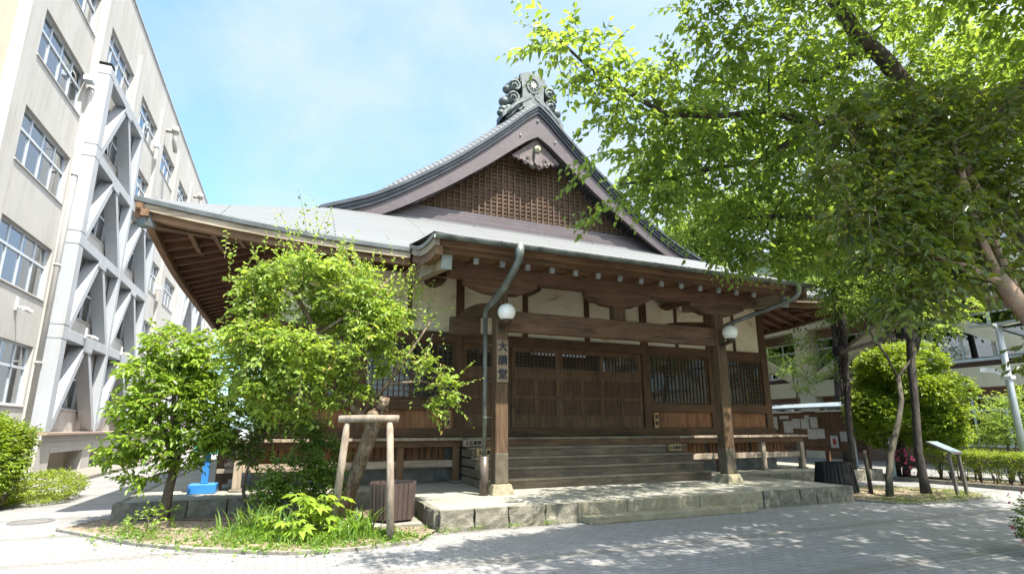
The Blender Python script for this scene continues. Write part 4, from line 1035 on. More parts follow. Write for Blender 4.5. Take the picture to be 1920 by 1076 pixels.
# ------------------------------------------------------------------ notice board with papers
nb = thing('notice_board', 'long dark wooden notice board under a grey lean-to roof right of the hall', 'notice board', (17.9, 14.2, 0))
NX_, NY0, NY1 = 17.8, 12.3, 16.4
obj('board', MB().box(NX_+.05, NX_+.09, NY0+.1, NY1-.1, .72, 2.05), wood('notice_timber', 'z', (.075, .042, .025), (.16, .095, .06)), nb)
for y in (NY0+.15, 13.9, 15.0, NY1-.15): obj('post', MB().box(NX_+.091, NX_+.2, y-.06, y+.06, 0, 2.15), dwood('z'), nb)
for z in (.72, 1.98): obj('board_rail', MB().box(NX_+.0, NX_+.049, NY0+.1, NY1-.1, z-.06, z+.04), dwood('y'), nb)
obj('roof', MB().add([(NX_-.35, NY0-.15, 2.13), (NX_+.5, NY0-.15, 2.30), (NX_+.5, NY1+.1, 2.30), (NX_-.35, NY1+.1, 2.13), (NX_-.35, NY0-.15, 2.20), (NX_+.5, NY0-.15, 2.37), (NX_+.5, NY1+.1, 2.37), (NX_-.35, NY1+.1, 2.20)], [(0, 3, 2, 1), (4, 5, 6, 7), (0, 1, 5, 4), (1, 2, 6, 5), (2, 3, 7, 6), (3, 0, 4, 7)]), plain('blue_grey_sheet_roof', (.20, .24, .27), .5, .2, 3), nb)
obj('light_tube', MB().box(NX_-.12, NX_-.04, 12.9, 14.0, 2.02, 2.08).box(NX_-.12, NX_-.04, 14.6, 16.0, 2.02, 2.08), plain('white_tube', (.75, .75, .72)), nb)
def paper_mat(i):
    t = NT('printed_paper'); v = t.coord((1, 22, 60)); n = t.noise(v, 3.0+i, 2); n2 = t.noise(t.coord((1, 3, 3)), 3+i*.7, 2)
    c = t.ramp(n, [(.50, (.50, .52, .55)), (.56, (.27, .29, .33))])
    c = t.mix(t.ramp(n2, [(.42, 1.0), (.5, 0.0)]), c, (.50, .52, .55)); t.bsdf(c, .8); return t.m
PAP = [paper_mat(i) for i in range(3)]
papers = [((16.0, 1.40, .34, .50), 'large white sheet at the far left end of the notice board'), ((15.35, 1.28, .40, .44), 'white sheet low beside the dark post of the notice board'), ((14.98, 1.44, .34, .36), 'white printed sheet in the middle row of the notice board'),
          ((14.6, 1.42, .34, .38), 'white sheet with grey print right of the middle row'), ((14.23, 1.45, .30, .40), 'bluish printed sheet at the right end of the middle row'), ((14.35, 1.06, .36, .36), 'pale sheet hanging lowest under the bluish sheet'),
          ((14.0, 1.09, .32, .34), 'pale sheet in the lowest row next to another one'), ((13.05, 1.0, .42, .34), 'lone wide white sheet on the right half of the notice board'), ((15.5, 1.80, .4, .18), 'small strip of paper high on the notice board'), ((14.5, 1.78, .2, .17), 'small square of paper high under the roof of the notice board')]
for i, ((y, z, w, h), lb) in enumerate(papers):
    p = obj('paper_sheet', MB().box(NX_+.03, NX_+.045, y-w/2, y+w/2, z, z+h), PAP[i % 3], None, loc=(NX_+.04, y, z)); tag(p, lb, 'paper', 'papers pinned to the notice board')
ex = obj('fire_extinguisher_poster', MB().box(NX_-.005, NX_+.01, 13.33, 13.62, .78, 1.2), PAP[0], None, loc=(NX_, 13.5, .78)); tag(ex, 'narrow white poster showing a red fire extinguisher below the papers', 'poster')
obj('printed_picture', MB().box(NX_-.012, NX_-.007, 13.42, 13.53, .88, 1.1), plain('red_print', (.35, .03, .03)), ex)

# blue banner, lamp pole, information stand
bb_ = thing('blue_banner', 'bright blue signboard on a white frame half hidden by the round tree', 'sign', (16.6, 11.4, 0))
obj('banner_panel', MB().bar((16.6, 11.85, 1.72), (16.7, 10.9, 1.72), .03, .95), plain('bright_blue', (.02, .30, .62), .4, .08, 3), bb_)
obj('post', MB().box(16.57, 16.63, 11.87, 11.93, 0, 2.3), WHITEF, bb_); obj('post', MB().box(16.67, 16.73, 10.82, 10.88, 0, 2.2), WHITEF, bb_)
lp = thing('lamp_pole', 'tall grey steel lamp pole with two flat heads behind the hedge', 'street lamp', (17.4, 8.0, 0))
GST = plain('grey_lamp_steel', (.42, .44, .45), .4, .1, 3, .3)
obj('pole', MB().tube([(17.4, 8.0, 0), (17.4, 8.0, 2.2), (17.4, 8.0, 4.15)], [.085, .08, .07], 14), GST, lp, True)
for (d, l) in ((1, .62), (-1, .55)):
    h = obj('lamp_head', MB().bar((17.4, 8.0+d*.04, 4.17), (17.4, 8.0+d*l, 4.20), .26, .07), GST, lp)
    obj('diffuser', MB().bar((17.4, 8.0+d*.12, 4.128), (17.4, 8.0+d*(l-.04), 4.155), .2, .012), plain('white_diffuser', (.8, .8, .78)), h)
pc = thing('security_camera', 'white security camera strapped halfway up the grey lamp pole', 'camera', (17.4, 8.0, 2.85))
wm_ = plain('white_camera_plastic', (.5, .5, .5), .35)
obj('camera_body', MB().bar((17.22, 8.12, 2.93), (17.02, 8.42, 2.98), .13, .12), wm_, pc); obj('mount', MB().bar((17.32, 8.0, 2.80), (17.15, 8.2, 2.9), .05, .05).box(17.29, 17.51, 7.89, 8.11, 2.70, 2.80, .01), wm_, pc)
ib = thing('information_stand', 'slanted information plate on two grey metal legs in front of the clipped hedge', 'information board', (13.8, 7.6, 0))
IM = plain('brushed_bronze', (.20, .185, .165), .35, .15, 6, .5)
def quad_plate(p0, p1, off, th, inset, lift):
    p0 = Vector(p0); p1 = Vector(p1); o = Vector(off); n = (p1-p0).cross(o).normalized(); n = n if n.z > 0 else -n
    a = (p1-p0).normalized()*inset; b = o.normalized()*inset; q = [p0+a+b, p1-a+b, p1-a+o-b, p0+a+o-b]
    return MB().add([p+n*lift for p in q]+[p+n*(lift+th) for p in q], [(0, 3, 2, 1), (4, 5, 6, 7), (0, 1, 5, 4), (1, 2, 6, 5), (2, 3, 7, 6), (3, 0, 4, 7)])
obj('plate_frame', quad_plate((13.60, 7.55, .90), (13.95, 7.52, .90), (0, .50, .23), .045, 0, 0), IM, ib)
obj('plate', quad_plate((13.60, 7.55, .90), (13.95, 7.52, .90), (0, .50, .23), .008, .025, .046), glass_mat('pale_printed_plate', (.20, .26, .27), .15, .6), ib)
for lx, ly in ((13.63, 7.60), (13.92, 7.57)):
    obj('leg', MB().bar((lx+.03, ly-.01, 0.0), (lx-.02, ly+.01, .915), .055, .055, (0, 1, 0)), IM, ib)

# tubs, blue stand, ramp rail, manhole
def tub(name, label, x, y, z, r0, r1, h, mat, rot, ground=0.0):
    t = thing(name, label, 'tub', (x, y, z)); n = 6; st = MB()
    for k in range(n):
        a0 = rot+2*math.pi*k/n; a1 = rot+2*math.pi*(k+1)/n
        q = [(x+r0*math.cos(a0), y+r0*math.sin(a0)), (x+r0*math.cos(a1), y+r0*math.sin(a1)), (x+r1*math.cos(a1), y+r1*math.sin(a1)), (x+r1*math.cos(a0), y+r1*math.sin(a0))]
        c = [(x+(px-x)*.93, y+(py-y)*.93) for px, py in q]
        vs = [(q[0][0], q[0][1], z+.03), (q[1][0], q[1][1], z+.03), (q[2][0], q[2][1], z+h), (q[3][0], q[3][1], z+h), (c[0][0], c[0][1], z+.03), (c[1][0], c[1][1], z+.03), (c[2][0], c[2][1], z+h), (c[3][0], c[3][1], z+h)]
        obj('side_panel', MB().add(vs, [(0, 1, 2, 3), (5, 4, 7, 6), (3, 2, 6, 7), (0, 3, 7, 4), (2, 1, 5, 6), (1, 0, 4, 5)]), mat, t)
        rb = MB()
        for f in (.2, .4, .6, .8):
            b = (q[0][0]+(q[1][0]-q[0][0])*f, q[0][1]+(q[1][1]-q[0][1])*f); tp = (q[3][0]+(q[2][0]-q[3][0])*f, q[3][1]+(q[2][1]-q[3][1])*f)
            rb.bar((*b, z+.04), (*tp, z+h), .035, .022, (x-b[0], y-b[1], 0))
        obj('rib', rb, mat, t)
    fl = MB(); fl.add([(x+r0*.9*math.cos(rot+2*math.pi*k/n), y+r0*.9*math.sin(rot+2*math.pi*k/n), z+.04) for k in range(n)], [tuple(range(n))]); obj('floor_plate', fl, mat, t)
    obj('foot', MB().box(x-r0*.5, x+r0*.5, y-r0*.4, y+r0*.4, z, z+.04), mat, t)
    return t
tub('plastic_tub', 'brown six sided ribbed tub beside the timber tree prop', 1.60, 8.80, .10, .36, .39, .56, plain('brown_plastic', (.068, .046, .038), .45, .2, 4), .25)
obj('tub_stone', MB().box(1.25, 2.0, 8.42, 9.15, .0, .10, .02), KERB, None, loc=(1.62, 8.8, 0)); bpy.data.objects['tub_stone']; tag(bpy.data.objects['tub_stone'], 'flat grey concrete slab lying under the brown tub', 'slab')
tub('plastic_tub', 'black tapered tub at the right corner of the stone platform', 11.75, 9.0, .0, .46, .37, .70, plain('black_plastic', (.007, .006, .006), .85, .2, 4), .1)
bsd = thing('box_stand', 'green box on a bright blue post and block base beside the veranda', 'box', (-1.4, 12.0, PZ))
BLUE = plain('bright_blue_paint', (.035, .20, .50), .4, .1, 3)
obj('base', MB().box(-1.62, -1.16, 11.72, 12.1, PZ+.001, PZ+.17, .01), BLUE, bsd); obj('post', MB().box(-1.44, -1.32, 11.88, 11.97, PZ+.17, 1.0, .01), BLUE, bsd)
obj('box_body', MB().box(-1.60, -1.2, 11.8, 12.05, 1.0, 1.34, .02), plain('green_paint', (.05, .28, .18), .45, .1, 3), bsd)
rr = thing('ramp_railing', 'dark wooden ramp railing with a slanting brace left of the veranda', 'railing', (-1.3, 12.6, PZ))
for y in (12.4, 13.6, 14.8): obj('railing_post', MB().box(-1.25, -1.13, y-.06, y+.06, PZ, 1.35), dwood('z'), rr)
obj('handrail', MB().bar((-1.19, 12.2, 1.12), (-1.19, 16.0, 1.42), .08, .08), gwood('y'), rr); obj('ramp_brace', MB().bar((-1.19, 12.45, .42), (-1.19, 13.55, 1.1), .08, .10), dwood('y'), rr); obj('ramp_deck', MB().bar((-.95, 12.2, .66), (-.95, 16.5, 1.1), .55, .07), gwood('y'), rr)
mh_ = obj('manhole_cover', MB().lathe((-3.75, 11.5, .001), [(.30, 0), (.30, .012), (.26, .014), (.26, .006)], 28), plain('cast_iron', (.16, .15, .14), .6, .3, 14), None, loc=(-3.75, 11.5, 0)); tag(mh_, 'round iron manhole cover set in the bright paving', 'manhole cover')
# timber prop under the leaning tree
pr = thing('tree_prop', 'two leaning timber posts with a crossbar propping the leaning tree', 'tree prop', (1.05, 8.0, 0))
PROP = bark_mat('peeled_prop_timber', (.21, .165, .12), (.36, .30, .23), 7)
obj('prop_post', MB().tube([(.70, 8.38, 0), (.735, 8.22, .8), (.78, 8.08, 1.56)], [.055, .051, .047], 12, jit=.05, rng=RW), PROP, pr, True)
obj('prop_post', MB().tube([(1.38, 7.60, 0), (1.365, 7.74, .8), (1.35, 7.90, 1.56)], [.056, .052, .048], 12, jit=.05, rng=RW), PROP, pr, True)
obj('crossbar', MB().tube([(.66, 8.1, 1.615), (1.05, 8.0, 1.625), (1.47, 7.86, 1.62)], .053, 12, jit=.04, rng=RW), PROP, pr, True)
sk = obj('wooden_stake', MB().tube([(12.07, 8.42, 0), (12.06, 8.42, .5), (12.05, 8.43, .98)], [.045, .042, .04], 8, jit=.06, rng=RW), bark_mat('dark_stake_timber', (.045, .034, .026), (.11, .085, .062), 9), None, True, loc=(12.07, 8.42, 0)); tag(sk, 'short dark wooden stake left of the forked maple trunk', 'stake')
pr2 = thing('tree_prop', 'dark horizontal poles tied between two trunks in front of the round tree', 'tree prop', (14.2, 9.2, 3.6))
PD = bark_mat('dark_prop_timber', (.17, .14, .11), (.30, .25, .20), 7)
obj('prop_pole', MB().tube([(14.9, 10.9, 3.62), (14.0, 9.3, 3.64), (13.2, 7.75, 3.68)], .06, 10, jit=.05, rng=RW), PD, pr2, True)
obj('prop_pole', MB().tube([(14.95, 10.6, 3.75), (14.4, 9.4, 4.1), (14.0, 8.6, 4.25)], .045, 10, jit=.05, rng=RW), PD, pr2, True)
obj('rope_tie', MB().tube([(14.83, 10.72, 3.5), (14.83, 10.72, 3.8)], .16, 12), plain('black_rope', (.015, .013, .012), .9), pr2, True)
obj('rope_tie', MB().tube([(13.32, 7.95, 3.55), (13.34, 7.95, 3.85)], .17, 12), plain('black_rope', (.015, .013, .012), .9), pr2, True)
# ------------------------------------------------------------------ trees and plants
def np_mesh(name, V, F, mat, parent, off):
    me = bpy.data.meshes.new(name); V = np.asarray(V, dtype=np.float32)-np.array(off, dtype=np.float32); F = np.asarray(F, dtype=np.int32)
    nf, k = F.shape
    me.vertices.add(len(V)); me.vertices.foreach_set('co', V.ravel())
    me.loops.add(nf*k); me.loops.foreach_set('vertex_index', F.ravel())
    me.polygons.add(nf); me.polygons.foreach_set('loop_start', np.arange(0, nf*k, k, dtype=np.int32)); me.polygons.foreach_set('loop_total', np.full(nf, k, dtype=np.int32))
    me.update(); me.validate(); me.materials.append(mat)
    o = bpy.data.objects.new(name, me); link(o, parent); return o
def unit(a): return a/np.maximum(np.linalg.norm(a, axis=-1, keepdims=True), 1e-9)
class Leaves:
    def __init__(self, seed): self.P = []; self.T = []; self.N = []; self.L = []; self.r = np.random.default_rng(seed)
    def add(self, P, T, N, L): self.P.append(P); self.T.append(T); self.N.append(N); self.L.append(L)
    def build(self, name, mat, parent, off, wid=.45, fold=.17, curl=.20):
        P = np.concatenate(self.P); T = unit(np.concatenate(self.T)); N = np.concatenate(self.N); L = np.concatenate(self.L)[:, None]
        S = unit(np.cross(T, N)); N = unit(np.cross(S, T)); W = L*wid
        V = np.stack([P, P+T*L*.30+S*W*.5+N*L*fold, P+T*L*.68+S*W*.36+N*L*(fold*.6-curl*.3), P+T*L-N*L*curl, P+T*L*.68-S*W*.36+N*L*(fold*.6-curl*.3), P+T*L*.30-S*W*.5+N*L*fold], 1)
        b = (np.arange(len(P))*6)[:, None]
        F = np.concatenate([b+np.array([[0, 1, 2, 3]]), b+np.array([[0, 3, 4, 5]])])
        return np_mesh(name, V.reshape(-1, 3), F, mat, parent, off)
def twig_leaves(lv, base, dirn, length, nl, leaf, droop, tw=None, flat=.75, spread=1.0):
    """leafy twigs: arrays of bases and directions; leaves alternate along each twig"""
    r = lv.r; n = len(base); dirn = unit(dirn)
    t = (np.arange(nl)+.6)/nl
    side = unit(np.cross(dirn, np.array([0, 0, 1.0]))+r.normal(0, .12, (n, 3)))
    for i, k in enumerate(t):
        dk = unit(dirn+np.array([0, 0, -droop*k]))
        p = base+dirn*length[:, None]*k+np.array([0, 0, -1.0])*(droop*length*k*k*.5)[:, None]
        s = 1 if i % 2 == 0 else -1
        T = unit(dk*.55+side*s*spread*.8+r.normal(0, .28, (n, 3))+np.array([0, 0, -.22]))
        if i == nl-1: T = unit(dk+np.array([0, 0, -.2]))
        N = unit(np.array([0, 0, 1.0])*flat+r.normal(0, .42, (n, 3)))
        lv.add(p, T, N, leaf*r.uniform(.45, 1.25, n)*(1-.3*k*k))
    if tw is not None:
        for j in range(n): tw.append((base[j], dirn[j], length[j], droop))
def blob(r, c, rad, n, shell=.5):
    """points in an ellipsoid, more of them near its skin, with outward directions"""
    d = unit(r.normal(0, 1, (n, 3))); q = r.uniform(shell, 1, n)**(1/2.0)
    return np.array(c)+d*q[:, None]*np.array(rad), d
def branch_mesh(name, limbs, twigs, mat, parent, twn=0.006, seed=1, every=1, jit=.08):
    m = MB(); rng = random.Random(seed)
    for pts, rad in limbs: m.tube(pts, rad, 9 if max(rad if isinstance(rad, (list, tuple)) else [rad]) > .05 else 5, jit=jit, rng=rng)
    for b, d, l, dr in twigs[::every]:
        b = Vector(b); d = Vector(d); m.tube([b-d*.04, b+d*l*.5+Vector((0, 0, -dr*l*.125)), b+d*l+Vector((0, 0, -dr*l*.5))], [twn, twn*.8, twn*.4], 3, cap=False)
    return obj(name, m, mat, parent, True)
def wob(a, b, n, amp, rng):
    """a crooked path from a to b"""
    a = Vector(a); b = Vector(b); L = (b-a).length; out = []
    ph = [rng.uniform(0, 6.3) for _ in range(6)]
    for i in range(n+1):
        t = i/n; e = math.sin(math.pi*t)
        out.append(a.lerp(b, t)+Vector((math.sin(t*5+ph[0])+.5*math.sin(t*11+ph[1]), math.sin(t*5+ph[2])+.5*math.sin(t*12+ph[3]), .7*math.sin(t*6+ph[4])))*amp*L*e)
    return out
def nearest(limbs, p):
    best = None; p = Vector(p)
    for pts, rad in limbs:
        for i, q in enumerate(pts):
            d = (Vector(q)-p).length
            if best is None or d < best[0]: best = (d, Vector(q), rad[min(i, len(rad)-1)] if isinstance(rad, (list, tuple)) else rad)
    return best
def connect(limbs, targets, rng, rmax=.05, rmin=.008, amp=.05, n=6):
    out = []
    for p in sorted(targets, key=lambda q: nearest(limbs, q)[0]):
        d, q, r = nearest(limbs+out, p); r0 = min(r*.6, rmax); r1 = max(rmin*.5, min(rmin, r0*.5))
        out.append((wob(q, p, n, amp, rng), [r0+(r1-r0)*i/n for i in range(n+1)]))
    return out
def crown(lv, blobs, dens, leaf, nl, tl, droop, up=.25, tw=None, out=1.0, shell=.35, flat=.75, spread=1.0):
    r = lv.r; tg = []
    for (c, rad) in blobs:
        vol = (rad[0]*rad[1]*rad[2])**(2/3); n = max(6, int(dens*vol))
        P, D = blob(r, c, rad, n, shell)
        D = unit(D*out+r.normal(0, .45, (n, 3))+np.array([0, 0, up])); D[:, 2] *= .7; D = unit(D)
        twig_leaves(lv, P-D*tl*.5, D, tl*r.uniform(.6, 1.3, n), nl, leaf, droop, tw, flat, spread)
        tg.append(c)
    return tg

L_PLUM = leaf_mat('plum_leaf', (.115, .19, .024), (.245, .355, .05), (.45, .57, .065), .45, .46, (.30, .18, .05))
L_SAP = leaf_mat('glossy_bright_leaf', (.09, .165, .016), (.21, .32, .03), (.38, .51, .045), .35, .40)
L_CHERRY = leaf_mat('cherry_leaf', (.062, .118, .018), (.135, .215, .034), (.36, .48, .052), .42, .52)
L_CAM = leaf_mat('camellia_leaf', (.038, .066, .010), (.10, .142, .018), (.24, .29, .024), .33, .36)
L_MAPLE = leaf_mat('maple_leaf', (.075, .135, .022), (.155, .24, .04), (.37, .50, .06), .5, .52)
L_TOPI = leaf_mat('clipped_leaf', (.07, .125, .010), (.20, .29, .02), (.38, .48, .03), .4, .36)
L_HEDGE = leaf_mat('hedge_leaf', (.10, .16, .013), (.25, .32, .028), (.42, .51, .04), .4, .40)
L_BACK = leaf_mat('woodland_leaf', (.065, .115, .022), (.18, .26, .05), (.35, .47, .07), .5, .48)
L_DARKSH = leaf_mat('shrub_leaf', (.06, .12, .018), (.14, .225, .035), (.28, .39, .045), .32, .36)
B_GREY = bark_mat('grey_brown_bark', (.11, .083, .058), (.25, .20, .15), 8)
B_DARK = bark_mat('dark_bark', (.038, .029, .023), (.10, .08, .062), 9)
B_MAPLE = bark_mat('olive_bark', (.07, .058, .038), (.14, .115, .08), 6)
B_TAN = bark_mat('smooth_tan_bark', (.26, .175, .115), (.42, .31, .215), 4)
B_PLUM = bark_mat('gnarled_bark', (.13, .088, .052), (.36, .29, .20), 13)

# --- leaning plum behind the prop
def plum():
    rg = random.Random(3); t = thing('plum_tree', 'light green leafy tree leaning on the timber prop in front of the hall', 'tree', (1.1, 9.6, .05)); off = (1.1, 9.6, .05)
    lv = Leaves(11); tw = []
    limbs = [([(1.02, 9.75, .0), (1.0, 9.65, .35), (1.10, 9.45, .75), (1.20, 9.25, 1.15), (1.28, 9.05, 1.55), (1.32, 8.95, 1.80)], [0.144, 0.122, 0.119, 0.119, 0.115, 0.072]),
             ([(1.25, 9.1, 1.5), (1.0, 9.05, 1.78), (.72, 9.05, 2.0), (.45, 9.1, 2.5), (.25, 9.1, 3.1), (-.05, 9.15, 3.6), (-.3, 9.2, 4.0)], [0.079, 0.072, 0.061, 0.054, 0.043, 0.032, 0.022]),
             ([(.3, 9.1, 2.95), (.75, 9.0, 3.3), (1.2, 9.0, 3.75), (1.5, 9.0, 4.1)], [0.036, 0.029, 0.022, 0.014]),
             ([(.65, 9.05, 2.1), (.0, 8.9, 2.3), (-.5, 8.9, 2.6), (-.9, 8.95, 3.1)], [0.043, 0.032, 0.023, 0.014]),
             ([(1.1, 9.05, 1.72), (1.6, 8.9, 2.4), (1.9, 8.85, 2.9), (2.2, 8.85, 3.4)], [0.036, 0.029, 0.022, 0.013]),
             ([(1.5, 8.95, 2.2), (2.0, 8.8, 2.25), (2.3, 8.75, 2.15), (2.45, 8.75, 2.0)], [0.025, 0.020, 0.014, 0.009])]
    blobs = []
    while len(blobs) < 60:      # separate leafy sprays with gaps between them
        a = rg.uniform(0, 6.283); q = math.sqrt(rg.uniform(.05, 1)); x = .33+1.28*q*math.cos(a); z = 3.02+1.32*q*math.sin(a); y = 8.95+rg.uniform(-.55, .5)*math.sqrt(max(.1, 1-q*q*.8))
        if z < 2.3 and x > 1.0: continue
        if x > 1.3 and z > 3.75: continue
        k = rg.uniform(.2, .36); blobs.append(((x, y, z), (k*1.15, k*1.1, k*.75)))
    blobs += [((2.36, 8.72, 2.15), (.30, .3, .34)), ((2.25, 8.75, 1.82), (.2, .2, .2)), ((2.05, 8.75, 2.5), (.22, .22, .2)), ((1.0, 8.9, 2.05), (.26, .25, .18)), ((.5, 8.9, 1.9), (.3, .3, .2)), ((-.3, 9.0, 1.85), (.35, .35, .25))]
    tg = crown(lv, blobs, 400, .10, 8, .32, .5, .3, tw, shell=.1, flat=.5)
    # long upright new shoots on top, drooping strings in front
    r = lv.r; n = 90
    B = np.stack([r.uniform(-1.1, 2.1, n), r.uniform(8.5, 9.4, n), np.zeros(n)], 1); B[:, 2] = 4.45-.42*np.abs(B[:, 0]-.2)**1.2+r.uniform(-.5, .15, n)
    D = unit(np.stack([r.normal(0, .22, n), r.normal(0, .2, n), np.ones(n)], 1)); twig_leaves(lv, B, D, np.where(r.random(n) < .35, r.uniform(.6, .95, n), r.uniform(.25, .55, n)), 11, .08, .15, tw, .3)
    n = 26; B = np.stack([r.uniform(-.7, 2.3, n), r.uniform(8.35, 8.6, n), r.uniform(2.4, 3.7, n)], 1); D = unit(np.stack([r.normal(0, .25, n), r.normal(-.25, .2, n), -np.ones(n)*.8], 1))
    twig_leaves(lv, B, D, r.uniform(.4, .75, n), 10, .08, .4, tw, .3)
    for b, d in (((2.45, 8.7, 2.2), (.5, -.1, .6)), ((2.5, 8.7, 2.1), (.8, 0, .45)), ((2.45, 8.75, 2.0), (.5, -.1, -.5)), ((1.95, 8.8, 3.3), (.6, 0, .35)), ((1.75, 8.8, 3.6), (.5, 0, .6))):
        twig_leaves(lv, np.array([b]), np.array([d]), np.array([.62]), 11, .085, .25, tw, .4)
    lb = limbs+connect(limbs, tg, rg, .03, .008)
    tr = branch_mesh('trunk', lb, tw[::2], B_PLUM, t, .004, jit=.17)
    kn = MB()
    for k in range(9): kn.ball((1.32+rg.uniform(-.13, .11), 8.93+rg.uniform(-.08, .1), 1.78+rg.uniform(-.1, .14)), rg.uniform(.06, .12), 9, 7, (1, 1, .8))
    kn.tube([(1.38, 8.9, 1.78), (1.42, 8.88, 1.98)], [.10, .075], 9, jit=.2, rng=rg)
    obj('cut_knot', kn, B_PLUM, tr, True)
    lv.build('crown', L_PLUM, t, off, .56)
plum()
# --- sapling left of the veranda
def sapling():
    rg = random.Random(5); off = (-1.72, 10.4, .05); t = thing('small_tree', 'small glossy bright green tree at the left corner of the stone platform', 'tree', off)
    lv = Leaves(21); tw = []
    limbs = [([(-1.72, 10.4, 0), (-1.70, 10.4, .5), (-1.66, 10.4, .85)], [.085, .07, .065])]
    for q in ((-1.9, 10.3, 3.0), (-2.15, 10.2, 2.2), (-1.3, 10.45, 2.4), (-1.65, 10.5, 2.8)): limbs.append((wob((-1.67, 10.4, .8), q, 7, .03, rg), [.05-.005*i for i in range(8)]))
    blobs = [((-1.85, 10.3, 2.85), (.5, .5, .38)), ((-1.45, 10.35, 2.6), (.45, .45, .4)), ((-2.15, 10.25, 2.35), (.48, .5, .36)), ((-1.25, 10.4, 2.05), (.42, .5, .42)), ((-1.8, 10.15, 2.0), (.6, .5, .4)), ((-2.25, 10.2, 1.75), (.4, .45, .3)),
             ((-1.4, 10.2, 1.5), (.55, .5, .36)), ((-2.05, 10.15, 1.35), (.5, .45, .3)), ((-1.6, 10.5, 2.3), (.5, .45, .4)), ((-1.1, 10.3, 1.35), (.35, .4, .3)), ((-2.35, 10.2, 1.12), (.35, .35, .22)), ((-1.55, 10.15, 1.05), (.4, .35, .2)), ((-2.1, 10.1, .72), (.25, .25, .13))]
    tg = crown(lv, blobs, 560, .125, 7, .26, .3, .3, tw, shell=.25, flat=.9)
    branch_mesh('trunk', limbs+connect(limbs, tg, rg, .022, .007), tw[::2], B_GREY, t, .004); lv.build('crown', L_SAP, t, off, .48)
sapling()
